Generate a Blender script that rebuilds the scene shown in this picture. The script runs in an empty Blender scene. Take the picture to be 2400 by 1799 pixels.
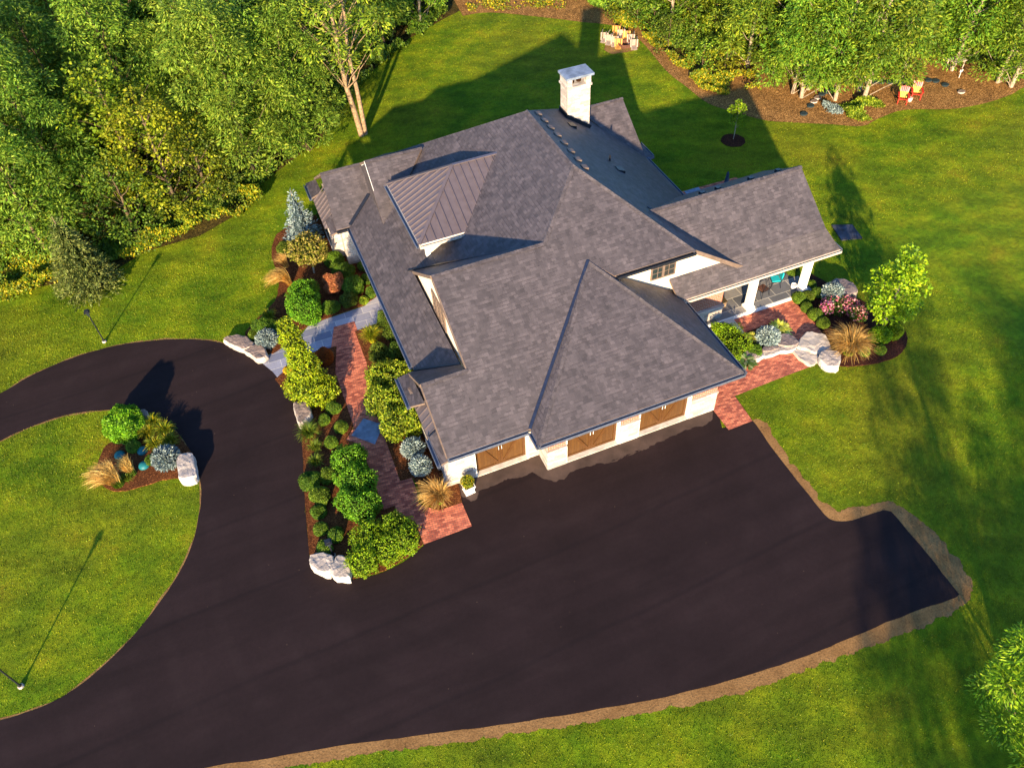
import bpy, bmesh, math, random
import numpy as np
from mathutils import Vector, Matrix, noise
from mathutils.geometry import tessellate_polygon

random.seed(7); rng = np.random.default_rng(7)
S = bpy.context.scene
COL = S.collection

# ---------------------------------------------------------------- camera
CAM = np.array([-8.1884, -19.1645, 28.8582])
CR = np.array([0.92489, -0.37779, -0.043005])
CU = np.array([0.30774, 0.67733, 0.66822])
CF = np.array([0.22332, 0.63126, -0.74272])
FP = 1876.08
cd = bpy.data.cameras.new('camera'); cam = bpy.data.objects.new('camera', cd); COL.objects.link(cam)
cd.sensor_width = 36; cd.lens = 36 * FP / 2400; cd.clip_end = 600; cd.clip_start = 0.5
cam.matrix_world = Matrix(((CR[0], CU[0], -CF[0], CAM[0]), (CR[1], CU[1], -CF[1], CAM[1]), (CR[2], CU[2], -CF[2], CAM[2]), (0, 0, 0, 1)))
S.camera = cam
S.render.resolution_x = 1024; S.render.resolution_y = 767

# ---------------------------------------------------------------- light
SUN_AZ, SUN_EL = 61.5, 17.0
w = bpy.data.worlds.new('World'); S.world = w; w.use_nodes = True
nt = w.node_tree; nt.nodes.clear()
sky = nt.nodes.new('ShaderNodeTexSky'); sky.sky_type = 'NISHITA'; sky.sun_disc = False
sky.sun_elevation = math.radians(SUN_EL); sky.sun_rotation = math.radians(208)
sky.air_density = 1.0; sky.dust_density = 0.3; sky.ozone_density = 2.5
bg = nt.nodes.new('ShaderNodeBackground'); bg.inputs['Strength'].default_value = 0.13
wo = nt.nodes.new('ShaderNodeOutputWorld')
tint = nt.nodes.new('ShaderNodeMix'); tint.data_type = 'RGBA'; tint.blend_type = 'MULTIPLY'; tint.inputs[0].default_value = 1; tint.inputs[7].default_value = (.66, .87, 1.10, 1)
nt.links.new(sky.outputs[0], tint.inputs[6]); nt.links.new(tint.outputs[2], bg.inputs[0]); nt.links.new(bg.outputs[0], wo.inputs[0])
sl = bpy.data.lights.new('sun', 'SUN'); so = bpy.data.objects.new('sun', sl); COL.objects.link(so)
sl.energy = 5.0; sl.angle = math.radians(0.9); sl.color = (1.0, 0.79, 0.50)
sd = Vector((math.cos(math.radians(SUN_AZ)) * math.cos(math.radians(SUN_EL)), math.sin(math.radians(SUN_AZ)) * math.cos(math.radians(SUN_EL)), -math.sin(math.radians(SUN_EL))))
so.rotation_euler = sd.to_track_quat('-Z', 'Y').to_euler(); so.location = (-30, -50, 40)
S.view_settings.view_transform = 'Standard'; S.view_settings.look = 'None'
S.view_settings.exposure = 1.6; S.view_settings.gamma = 1
S.render.engine = 'CYCLES'
S.cycles.max_bounces = 5; S.cycles.diffuse_bounces = 3; S.cycles.glossy_bounces = 2; S.cycles.transmission_bounces = 3; S.cycles.transparent_max_bounces = 4

# ---------------------------------------------------------------- survey helpers: a point of the photograph's survey -> a point of the site
def ray(x, y): return CF + CR * (x - 1200) / FP - CU * (y - 899.5) / FP
def G(x, y, z=0.0):
    d = ray(x, y); return CAM + d * (z - CAM[2]) / d[2]
def PL(x, y, n, k):
    d = ray(x, y); n = np.array(n, float); return CAM + d * (k - n @ CAM) / (n @ d)
def SITE(pts, ox=0, oy=0, s=1.0): return [tuple(G(ox + a / s, oy + b / s)[:2]) for a, b in pts]

def catmull(pts, k=6, closed=True):
    n = len(pts); out = []
    for i in range(n if closed else n - 1):
        p = [np.array(pts[(i + j - 1) % n] if closed else pts[min(max(i + j - 1, 0), n - 1)], float) for j in range(4)]
        for t in np.linspace(0, 1, k, endpoint=False):
            out.append(tuple(0.5 * ((2 * p[1]) + (-p[0] + p[2]) * t + (2 * p[0] - 5 * p[1] + 4 * p[2] - p[3]) * t * t + (-p[0] + 3 * p[1] - 3 * p[2] + p[3]) * t ** 3)))
    if not closed: out.append(tuple(pts[-1]))
    return out
def ragged(poly, step=.15, amp=.05, fr=2.5, seed=0):
    out = []; n = len(poly)
    for i in range(n):
        a, b = np.array(poly[i]), np.array(poly[(i + 1) % n]); L = np.linalg.norm(b - a)
        if L < 1e-6: continue
        nn = np.array([-(b - a)[1], (b - a)[0]]) / L; m = max(1, int(L / step)) if L < 40 else 1
        for k in range(m):
            p = a + (b - a) * k / m
            q = amp * (noise.noise(Vector((p[0] * fr, p[1] * fr, seed))) * 1.2 + .6 * noise.noise(Vector((p[0] * fr * 4, p[1] * fr * 4, seed + 5))))
            out.append(tuple(p + nn * q))
    return out
def inside(px, py, poly):
    r = np.zeros(len(px), bool); n = len(poly)
    for i in range(n):
        x1, y1 = poly[i]; x2, y2 = poly[(i + 1) % n]
        if y1 == y2: continue
        c = ((y1 > py) != (y2 > py)) & (px < (x2 - x1) * (py - y1) / (y2 - y1) + x1); r ^= c
    return r

# ---------------------------------------------------------------- object helpers
def tag(o, label=None, cat=None, group=None, kind=None):
    if label: o['label'] = label
    if cat: o['category'] = cat
    if group: o['group'] = group
    if kind: o['kind'] = kind
    return o
def thing(name, label, cat, loc=(0, 0, 0), group=None, rz=0, sc=1):
    o = bpy.data.objects.new(name, None); COL.objects.link(o); o.location = loc; o.rotation_euler = (0, 0, rz)
    o.scale = (sc, sc, sc) if not isinstance(sc, tuple) else sc; o.empty_display_size = .2
    return tag(o, label, cat, group)
def link(name, me, parent=None, world=True):
    o = bpy.data.objects.new(name, me); COL.objects.link(o)
    if parent is not None:
        o.parent = parent
        if world: o.matrix_parent_inverse = Matrix.Translation(-parent_world(parent))
    return o
def parent_world(p):
    v = Vector((0, 0, 0))
    while p is not None:
        v = v + Vector(p.location); p = p.parent if (p.parent is not None and p.type == 'EMPTY') else None
    return v
def dup(root, loc, rz=0, sc=1, label=None, group=None):
    r = root.copy(); COL.objects.link(r); r.location = loc; r.rotation_euler = (0, 0, rz); r.scale = (sc, sc, sc) if not isinstance(sc, tuple) else sc
    if label: r['label'] = label
    if group: r['group'] = group
    for ch in list(root.children):
        c = ch.copy(); COL.objects.link(c); c.parent = r
        for g2 in ch.children:
            d = g2.copy(); COL.objects.link(d); d.parent = c
    return r

class MB:
    """collects faces and links them as ONE mesh object"""
    def __init__(s): s.v = []; s.f = []; s.m = []
    def face(s, pts, m=0):
        i = len(s.v); s.v += [tuple(map(float, p)) for p in pts]; s.f.append(list(range(i, i + len(pts)))); s.m.append(m); return s
    def prism(s, poly, z0, z1, m=0, mtop=None):
        n = len(poly); i = len(s.v)
        z0f = z0 if callable(z0) else (lambda x, y: z0); z1f = z1 if callable(z1) else (lambda x, y: z1)
        s.v += [(x, y, z0f(x, y)) for x, y in poly] + [(x, y, z1f(x, y)) for x, y in poly]
        a = sum(poly[k][0] * poly[(k + 1) % n][1] - poly[(k + 1) % n][0] * poly[k][1] for k in range(n))
        o = list(range(n)) if a > 0 else list(range(n))[::-1]
        s.f.append([i + k for k in o[::-1]]); s.m.append(m)
        s.f.append([i + n + k for k in o]); s.m.append(m if mtop is None else mtop)
        for k in range(n):
            p, q = o[k], o[(k + 1) % n]; s.f.append([i + p, i + q, i + n + q, i + n + p]); s.m.append(m)
        return s
    def box(s, x0, y0, z0, x1, y1, z1, m=0): return s.prism([(x0, y0), (x1, y0), (x1, y1), (x0, y1)], z0, z1, m)
    def slab(s, pts, th=.14, m=0, mu=None):
        n = len(pts); i = len(s.v); pts = [np.array(p, float) for p in pts]
        nrm = sum(np.cross(pts[k] - pts[0], pts[(k + 1) % n] - pts[0]) for k in range(1, n - 1))
        if nrm[2] < 0: pts = pts[::-1]
        s.v += [tuple(p) for p in pts] + [(p[0], p[1], p[2] - th) for p in pts]
        s.f.append([i + k for k in range(n)]); s.m.append(m)
        s.f.append([i + n + k for k in range(n)][::-1]); s.m.append(m if mu is None else mu)
        for k in range(n):
            q = (k + 1) % n; s.f.append([i + q, i + k, i + n + k, i + n + q]); s.m.append(m if mu is None else mu)
        return s
    def bar(s, p0, p1, w, h, up=(0, 0, 1), m=0):
        p0, p1 = Vector(p0), Vector(p1); d = (p1 - p0).normalized(); sd_ = d.cross(Vector(up))
        if sd_.length < 1e-4: sd_ = d.cross(Vector((1, 0, 0)))
        sd_.normalize(); u = sd_.cross(d).normalized(); i = len(s.v)
        for p in (p0, p1):
            for a, b in ((-1, -1), (1, -1), (1, 1), (-1, 1)): s.v.append(tuple(p + sd_ * (a * w / 2) + u * (b * h / 2)))
        for f in ((3, 2, 1, 0), (4, 5, 6, 7), (0, 1, 5, 4), (1, 2, 6, 5), (2, 3, 7, 6), (3, 0, 4, 7)): s.f.append([i + k for k in f]); s.m.append(m)
        return s
    def tube(s, pts, rad, n=8, m=0, cap=True):
        pts = [Vector(p) for p in pts]; rad = rad if hasattr(rad, '__len__') else [rad] * len(pts); i = len(s.v)
        for k, p in enumerate(pts):
            d = (pts[min(k + 1, len(pts) - 1)] - pts[max(k - 1, 0)]).normalized()
            a = d.cross(Vector((0, 1, 0)) if abs(d.z) > .9 else Vector((0, 0, 1))).normalized(); b = d.cross(a).normalized()
            for j in range(n):
                t = 2 * math.pi * j / n; s.v.append(tuple(p + (a * math.cos(t) + b * math.sin(t)) * rad[k]))
        for k in range(len(pts) - 1):
            for j in range(n):
                q = (j + 1) % n; s.f.append([i + k * n + j, i + k * n + q, i + (k + 1) * n + q, i + (k + 1) * n + j]); s.m.append(m)
        if cap:
            s.f.append([i + j for j in range(n)]); s.m.append(m); s.f.append([i + (len(pts) - 1) * n + j for j in range(n)][::-1]); s.m.append(m)
        return s
    def lathe(s, prof, c=(0, 0, 0), n=16, m=0):
        i = len(s.v)
        for r, z in prof:
            for j in range(n):
                t = 2 * math.pi * j / n; s.v.append((c[0] + r * math.cos(t), c[1] + r * math.sin(t), c[2] + z))
        for k in range(len(prof) - 1):
            for j in range(n):
                q = (j + 1) % n; s.f.append([i + k * n + j, i + k * n + q, i + (k + 1) * n + q, i + (k + 1) * n + j]); s.m.append(m)
        s.f.append([i + j for j in range(n)][::-1]); s.m.append(m); s.f.append([i + (len(prof) - 1) * n + j for j in range(n)]); s.m.append(m)
        return s
    def pieces(s, tol=.06):
        n = len(s.v); par = list(range(n))
        def fd(a):
            while par[a] != a: par[a] = par[par[a]]; a = par[a]
            return a
        for f in s.f:
            for q in f[1:]: par[fd(q)] = fd(f[0])
        cl = {}
        for i in range(n): cl.setdefault(fd(i), []).append(i)
        bb = {c: (np.min([s.v[i] for i in ix], 0) - tol, np.max([s.v[i] for i in ix], 0) + tol) for c, ix in cl.items()}
        ks = list(cl); grp = {c: c for c in ks}
        def gf(a):
            while grp[a] != a: a = grp[a]
            return a
        for i, a in enumerate(ks):
            for b in ks[i + 1:]:
                if np.all(bb[a][0] <= bb[b][1]) and np.all(bb[b][0] <= bb[a][1]): grp[gf(b)] = gf(a)
        out = {}
        for f, m in zip(s.f, s.m): out.setdefault(gf(fd(f[0])), MB()); o = out[gf(fd(f[0]))]; i = len(o.v); o.v += [s.v[q] for q in f]; o.f.append(list(range(i, i + len(f)))); o.m.append(m)
        return list(out.values())
    def mesh(s, name, mats, uv=True, smooth=False):
        me = bpy.data.meshes.new(name); me.from_pydata(s.v, [], s.f); 
        for mm in (mats if isinstance(mats, (list, tuple)) else [mats]): me.materials.append(mm)
        me.polygons.foreach_set('material_index', s.m)
        if smooth: me.polygons.foreach_set('use_smooth', [True] * len(s.f))
        me.update()
        if uv:
            l = me.uv_layers.new(name='UVMap')
            for p in me.polygons:
                n = p.normal
                if abs(n.z) > .995: a, b = Vector((1, 0, 0)), Vector((0, 1, 0))
                else: a = Vector((-n.y, n.x, 0)).normalized(); b = n.cross(a)
                for li in p.loop_indices:
                    co = me.vertices[me.loops[li].vertex_index].co; l.data[li].uv = (co.dot(a), co.dot(b))
        return me
    def build(s, name, mats, parent=None, uv=True, smooth=False, world=True): return link(name, s.mesh(name, mats, uv, smooth), parent, world)

def npmesh(name, V, Fq, mats, mi=None, smooth=False):
    """big meshes from arrays; Fq: (n,3) or (n,4)"""
    me = bpy.data.meshes.new(name); nf, k = Fq.shape
    me.vertices.add(len(V)); me.vertices.foreach_set('co', V.astype(np.float32).ravel())
    me.loops.add(nf * k); me.loops.foreach_set('vertex_index', Fq.astype(np.int32).ravel())
    me.polygons.add(nf); me.polygons.foreach_set('loop_start', np.arange(0, nf * k, k, dtype=np.int32)); me.polygons.foreach_set('loop_total', np.full(nf, k, np.int32))
    for mm in mats: me.materials.append(mm)
    if mi is not None: me.polygons.foreach_set('material_index', mi.astype(np.int32))
    if smooth: me.polygons.foreach_set('use_smooth', np.ones(nf, bool))
    me.update(calc_edges=True); me.validate(); return me

# ---------------------------------------------------------------- materials
class NT:
    def __init__(s, name):
        s.m = bpy.data.materials.new(name); s.m.use_nodes = True; s.t = s.m.node_tree; s.t.nodes.clear()
        s.out = s.n('ShaderNodeOutputMaterial'); s.b = s.n('ShaderNodeBsdfPrincipled'); s.l(s.b.outputs[0], s.out.inputs[0]); s.k = 0
    def n(s, t, **kw):
        o = s.t.nodes.new(t)
        for a, v in kw.items(): setattr(o, a, v)
        return o
    def l(s, a, b): s.t.links.new(a, b)
    def uv(s): return s.n('ShaderNodeTexCoord').outputs['UV']
    def ob(s): return s.n('ShaderNodeTexCoord').outputs['Object']
    def mp(s, v, sc=(1, 1, 1), rot=(0, 0, 0)):
        o = s.n('ShaderNodeMapping'); s.l(v, o.inputs[0]); o.inputs['Scale'].default_value = sc; o.inputs['Rotation'].default_value = rot; return o.outputs[0]
    def noise(s, v, sc, det=3, rough=.55, dist=0):
        o = s.n('ShaderNodeTexNoise'); s.l(v, o.inputs['Vector']); o.inputs['Scale'].default_value = sc; o.inputs['Detail'].default_value = det; o.inputs['Roughness'].default_value = rough; o.inputs['Distortion'].default_value = dist; return o.outputs[0]
    def ramp(s, f, stops, interp='LINEAR'):
        o = s.n('ShaderNodeValToRGB'); s.l(f, o.inputs[0]); e = o.color_ramp; e.interpolation = interp
        while len(e.elements) < len(stops): e.elements.new(.5)
        for a, (p, c) in zip(e.elements, stops): a.position = p; a.color = (c if hasattr(c, '__len__') else (c, c, c)) + (1,) if not (hasattr(c, '__len__') and len(c) == 4) else c
        return o.outputs[0]
    def mix(s, f, a, b, mode='MIX'):
        o = s.n('ShaderNodeMix', data_type='RGBA', blend_type=mode)
        for k, v in ((0, f), (6, a), (7, b)):
            if hasattr(v, 'links'): s.l(v, o.inputs[k])
            elif k == 0: o.inputs[0].default_value = v
            else: o.inputs[k].default_value = tuple(v) + (1,)
        return o.outputs[2]
    def math(s, op, a, b=0.0):
        o = s.n('ShaderNodeMath', operation=op)
        for k, v in ((0, a), (1, b)):
            if hasattr(v, 'links'): s.l(v, o.inputs[k])
            else: o.inputs[k].default_value = v
        return o.outputs[0]
    def brick(s, v, w, h, c1, c2, mo, mort=.02, sc=1, off=.5, freq=2, bias=0, smooth=.1):
        o = s.n('ShaderNodeTexBrick'); s.l(v, o.inputs['Vector']); o.offset = off; o.offset_frequency = freq
        for k, x in (('Color1', c1), ('Color2', c2), ('Mortar', mo)): o.inputs[k].default_value = tuple(x) + (1,)
        o.inputs['Scale'].default_value = sc; o.inputs['Mortar Size'].default_value = mort; o.inputs['Mortar Smooth'].default_value = smooth; o.inputs['Bias'].default_value = bias
        o.inputs['Brick Width'].default_value = w; o.inputs['Row Height'].default_value = h; return o
    def bump(s, h, st=.5, d=.02):
        o = s.n('ShaderNodeBump'); s.l(h, o.inputs['Height']); o.inputs['Strength'].default_value = st; o.inputs['Distance'].default_value = d; s.l(o.outputs[0], s.b.inputs['Normal']); return o
    def col(s, c):
        if hasattr(c, 'links'): s.l(c, s.b.inputs['Base Color'])
        else: s.b.inputs['Base Color'].default_value = tuple(c) + (1,)
        return s
    def set(s, rough=.8, spec=.3, metal=0):
        s.b.inputs['Roughness'].default_value = rough; s.b.inputs['Specular IOR Level'].default_value = spec; s.b.inputs['Metallic'].default_value = metal; return s
M = {}
def plain(name, c, rough=.6, spec=.3, metal=0, var=.12, sc=6):
    t = NT(name); n = t.noise(t.ob(), sc, 4)
    c2 = tuple(x * (1 - 2 * var) for x in c); c1 = tuple(min(1, x * (1 + var)) for x in c)
    t.col(t.ramp(n, [(.3, c2), (.7, c1)])).set(rough, spec, metal); t.bump(n, .15, .01); M[name] = t.m; return t.m
def foliage(name, c1, c2, c3, trans=.3, patch=1.2, hue=.02, rough=.55):
    t = NT(name); geo = t.n('ShaderNodeNewGeometry'); oi = t.n('ShaderNodeObjectInfo')
    r = geo.outputs['Random Per Island']
    a = t.ramp(r, [(0, c1), (.55, c2), (1, c3)])
    p = t.noise(t.ob(), patch, 2); f = t.ramp(p, [(.35, .62), (.65, 1.25)])
    a = t.mix(1, a, f, 'MULTIPLY')
    p2 = t.noise(t.ob(), patch * 4.5, 3); a = t.mix(1, a, t.ramp(p2, [(.35, .78), (.65, 1.18)]), 'MULTIPLY')
    h = t.n('ShaderNodeHueSaturation'); t.l(a, h.inputs['Color'])
    t.l(t.math('ADD', t.math('MULTIPLY', oi.outputs['Random'], 2 * hue), .5 - hue), h.inputs['Hue'])
    t.l(t.math('ADD', t.math('MULTIPLY', t.math('FRACT', t.math('MULTIPLY', oi.outputs['Random'], 7.3)), .4), .8), h.inputs['Value'])
    t.col(h.outputs[0]).set(rough, .25)
    tr = t.n('ShaderNodeBsdfTranslucent'); t.l(h.outputs[0], tr.inputs[0]); ms = t.n('ShaderNodeMixShader'); ms.inputs[0].default_value = trans
    t.l(t.b.outputs[0], ms.inputs[1]); t.l(tr.outputs[0], ms.inputs[2]); t.l(ms.outputs[0], t.out.inputs[0]); M[name] = t.m; return t.m

# shingles: staggered tabs of uneven tone, laid in courses up every slope
def shingle():
    t = NT('shingle'); uv = t.uv()
    b1 = t.brick(uv, .21, .16, (.050, .050, .050), (.084, .084, .084), (.05, .05, .05), .005, off=.37, freq=2, smooth=.6)
    b2 = t.brick(uv, .28, .32, (.84, .84, .84), (1.16, 1.16, 1.16), (1, 1, 1), 0.0, off=.31, freq=3)
    b3 = t.brick(uv, .47, .48, (.90, .90, .90), (1.10, 1.10, 1.10), (1, 1, 1), 0.0, off=.43, freq=2)
    c = t.mix(1, b1.outputs[0], b2.outputs[0], 'MULTIPLY'); c = t.mix(1, c, b3.outputs[0], 'MULTIPLY')
    nf = t.noise(uv, 34, 4, .65); c = t.mix(.6, c, t.ramp(nf, [(.3, .62), (.7, 1.35)]), 'MULTIPLY')
    # shadow-line dashes painted dark into the colour, as if some tabs stood proud
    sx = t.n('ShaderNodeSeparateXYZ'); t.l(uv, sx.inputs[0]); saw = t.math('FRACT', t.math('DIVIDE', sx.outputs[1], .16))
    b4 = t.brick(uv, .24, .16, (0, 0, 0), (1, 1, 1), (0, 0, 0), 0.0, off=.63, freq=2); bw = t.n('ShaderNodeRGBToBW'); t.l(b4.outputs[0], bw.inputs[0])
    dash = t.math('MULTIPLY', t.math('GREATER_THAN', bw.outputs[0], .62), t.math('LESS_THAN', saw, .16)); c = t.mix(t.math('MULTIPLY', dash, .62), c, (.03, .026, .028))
    nl = t.noise(uv, .55, 4, .6); c = t.mix(.7, c, t.ramp(nl, [(.3, .82), (.7, 1.12)]), 'MULTIPLY'); c = t.mix(1, c, (1.0, .80, .84), 'MULTIPLY')
    # darker blotches scattered by noise over all slopes
    c = t.mix(t.ramp(t.noise(uv, 1.7, 6, .75), [(.56, 0.0), (.66, .3)]), c, (.045, .036, .042))
    t.col(c).set(.62, .45)
    hh = t.math('SUBTRACT', t.math('MULTIPLY', nf, .5), t.math('MULTIPLY', dash, .8)); rg = t.n('ShaderNodeRGBToBW'); t.l(b2.outputs[0], rg.inputs[0]); r3 = t.n('ShaderNodeRGBToBW'); t.l(b1.outputs[0], r3.inputs[0]); hh = t.math('ADD', hh, t.math('MULTIPLY', r3.outputs[0], 16)); hh = t.math('ADD', hh, t.math('MULTIPLY', rg.outputs[0], 1.2)); t.bump(hh, .6, .012); M['shingle'] = t.m
shingle()
def asphalt():
    t = NT('asphalt'); o = t.ob()
    n1 = t.noise(o, .30, 6, .62); n2 = t.noise(o, 75, 3, .8); n3 = t.noise(t.mp(o, (.12, 1.3, 1), (0, 0, -.42)), .8, 5, .6, .4); n4 = t.noise(o, 6, 5, .7)
    c = t.ramp(n1, [(.3, (.0130, .0070, .0072)), (.7, (.0200, .0110, .0112))])
    c = t.mix(.75, c, t.ramp(n3, [(.32, .78), (.5, 1.0), (.68, 1.2)]), 'MULTIPLY'); c = t.mix(.85, c, t.ramp(n2, [(.3, .45), (.7, 1.75)]), 'MULTIPLY'); c = t.mix(.5, c, t.ramp(n4, [(.3, .8), (.7, 1.2)]), 'MULTIPLY')
    # paving-lane seams and worn wheel arcs
    w1 = t.n('ShaderNodeTexWave', wave_type='BANDS', bands_direction='Y'); t.l(t.mp(o, (1, 1, 1), (0, 0, -.05)), w1.inputs['Vector']); w1.inputs['Scale'].default_value = .085; w1.inputs['Distortion'].default_value = 1.2; w1.inputs['Detail'].default_value = 3; w1.inputs['Detail Scale'].default_value = .6
    c = t.mix(t.ramp(w1.outputs['Fac'], [(.0, .28), (.010, 0.0)]), c, (.006, .004, .005))
    w2 = t.n('ShaderNodeTexWave', wave_type='RINGS', rings_direction='Z'); t.l(t.mp(o, (1, 1, 1)), w2.inputs['Vector']); w2.inputs['Scale'].default_value = .16; w2.inputs['Distortion'].default_value = 2.2; w2.inputs['Detail'].default_value = 2
    c = t.mix(t.math('MULTIPLY', t.ramp(w2.outputs['Fac'], [(.80, 0.0), (.97, .16)]), t.ramp(n3, [(.4, 0.0), (.65, 1.0)])), c, (.030, .019, .018))
    v = t.n('ShaderNodeTexVoronoi'); t.l(o, v.inputs['Vector']); v.inputs['Scale'].default_value = 1.6
    c = t.mix(t.ramp(v.outputs['Distance'], [(.018, .6), (.03, 0.0)]), c, (.20, .13, .08))
    t.col(c).set(.88, .14); t.bump(t.math('ADD', n2, t.math('MULTIPLY', n4, .6)), .5, .008); M['asphalt'] = t.m
    t = NT('old_asphalt'); o = t.ob(); n1 = t.noise(o, 1.3, 5); n2 = t.noise(o, 60, 3)
    c = t.ramp(n1, [(.3, (.050, .033, .026)), (.7, (.095, .062, .050))]); c = t.mix(.6, c, t.ramp(n2, [(.3, .6), (.7, 1.4)]), 'MULTIPLY')
    t.col(c).set(.9, .2); t.bump(n2, .4, .008); M['old_asphalt'] = t.m
asphalt()
def soil():
    t = NT('soil'); o = t.ob(); n1 = t.noise(o, 1.2, 5); n2 = t.noise(o, 14, 5, .65); n3 = t.noise(o, 4.5, 3, .5, .6)
    c = t.ramp(n1, [(.3, (.20, .100, .034)), (.7, (.31, .165, .060))]); c = t.mix(.7, c, t.ramp(n2, [(.3, .55), (.7, 1.35)]), 'MULTIPLY')
    c = t.mix(t.ramp(t.math('ABSOLUTE', t.math('SUBTRACT', n3, .5)), [(.0, .75), (.012, 0.0)]), c, (.02, .012, .008))
    t.col(c).set(.95, .1); t.bump(n2, .6, .03); M['soil'] = t.m
    def chips(name, a, b, d, sc=26):
        t = NT(name); o = t.ob(); v = t.n('ShaderNodeTexVoronoi'); t.l(t.mp(o, (1, 2.2, 1), (0, 0, .6)), v.inputs['Vector']); v.inputs['Scale'].default_value = sc; v.inputs['Randomness'].default_value = 1
        bw = t.n('ShaderNodeSeparateColor'); t.l(v.outputs['Color'], bw.inputs[0])
        c = t.ramp(bw.outputs[0], [(0, d), (.45, a), (.85, b), (1, tuple(min(1, x * 1.9) for x in b))])
        c = t.mix(.7, c, t.ramp(t.noise(o, 1.1, 4), [(.3, .6), (.7, 1.25)]), 'MULTIPLY')
        t.col(c).set(.95, .1); t.bump(bw.outputs[1], .9, .04); M[name] = t.m
    chips('mulch', (.10, .030, .010), (.19, .068, .022), (.035, .010, .005))
    chips('dark_mulch', (.045, .014, .009), (.085, .028, .015), (.015, .006, .004))
    chips('wood_chips', (.22, .105, .030), (.40, .21, .070), (.06, .028, .010), 16)
    chips('leaf_litter', (.05, .035, .008), (.10, .07, .015), (.012, .012, .004), 12)
soil()
def rocks():
    for nm, side, topc in (('boulder', (.50, .43, .37), (.25, .18, .145)), ('pale_boulder', (.62, .56, .50), (.42, .35, .30)), ('dark_boulder', (.32, .25, .21), (.20, .155, .15))):
        t = NT(nm); o = t.ob(); n1 = t.noise(o, 2.2, 6, .65); n2 = t.noise(o, 14, 5, .7); ge = t.n('ShaderNodeNewGeometry'); sp = t.n('ShaderNodeSeparateXYZ'); t.l(ge.outputs['True Normal'], sp.inputs[0])
        f = t.ramp(t.math('ADD', sp.outputs[2], t.math('MULTIPLY', t.math('SUBTRACT', n1, .5), 1.2)), [(.55, 0.0), (.85, 1.0)])
        c = t.mix(f, side, topc); c = t.mix(.85, c, t.ramp(n1, [(.3, .55), (.7, 1.3)]), 'MULTIPLY'); c = t.mix(.7, c, t.ramp(n2, [(.3, .6), (.7, 1.3)]), 'MULTIPLY')
        t.col(c).set(.9, .15); t.bump(t.math('ADD', n1, t.math('MULTIPLY', n2, .35)), .8, .06); M[nm] = t.m
rocks()
def lawn():
    t = NT('lawn'); o = t.ob(); n0 = t.noise(o, .09, 3); n1 = t.noise(o, .45, 4, .6); n2 = t.noise(o, 3.2, 5, .7); n3 = t.noise(o, 28, 4, .7)
    ms = t.noise(t.mp(o, (.25, 1.4, 1), (0, 0, .75)), .8, 2)
    c = t.ramp(n1, [(.28, (.052, .112, .002)), (.45, (.098, .165, .003)), (.6, (.165, .205, .004)), (.75, (.24, .21, .008))])
    c = t.mix(t.ramp(n0, [(.45, 0.0), (.7, .55)]), c, (.19, .155, .008)); c = t.mix(.5, c, t.ramp(ms, [(.35, .75), (.65, 1.2)]), 'MULTIPLY')
    mw = t.n('ShaderNodeTexWave', wave_type='BANDS', bands_direction='X'); t.l(t.mp(o, (1, 1, 1), (0, 0, -.95)), mw.inputs['Vector']); mw.inputs['Scale'].default_value = .21; mw.inputs['Distortion'].default_value = 1.0; mw.inputs['Detail'].default_value = 2
    c = t.mix(.55, c, t.ramp(mw.outputs['Fac'], [(.3, .86), (.7, 1.12)]), 'MULTIPLY')
    cl = t.noise(o, 1.6, 5, .7); c = t.mix(t.ramp(cl, [(.62, 0.0), (.70, .55)]), c, (.045, .13, .004)); vd = t.n('ShaderNodeTexVoronoi'); t.l(o, vd.inputs['Vector']); vd.inputs['Scale'].default_value = 2.1
    c = t.mix(t.ramp(vd.outputs['Distance'], [(.03, .8), (.05, 0.0)]), c, (.42, .40, .10))
    c = t.mix(.8, c, t.ramp(n2, [(.3, .55), (.7, 1.4)]), 'MULTIPLY'); c = t.mix(.8, c, t.ramp(n3, [(.3, .45), (.7, 1.5)]), 'MULTIPLY')
    t.col(c).set(.9, .12); hh = t.math('ADD', n3, t.math('MULTIPLY', n2, 1.5)); t.bump(hh, .7, .07); M['lawn'] = t.m
lawn()
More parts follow.
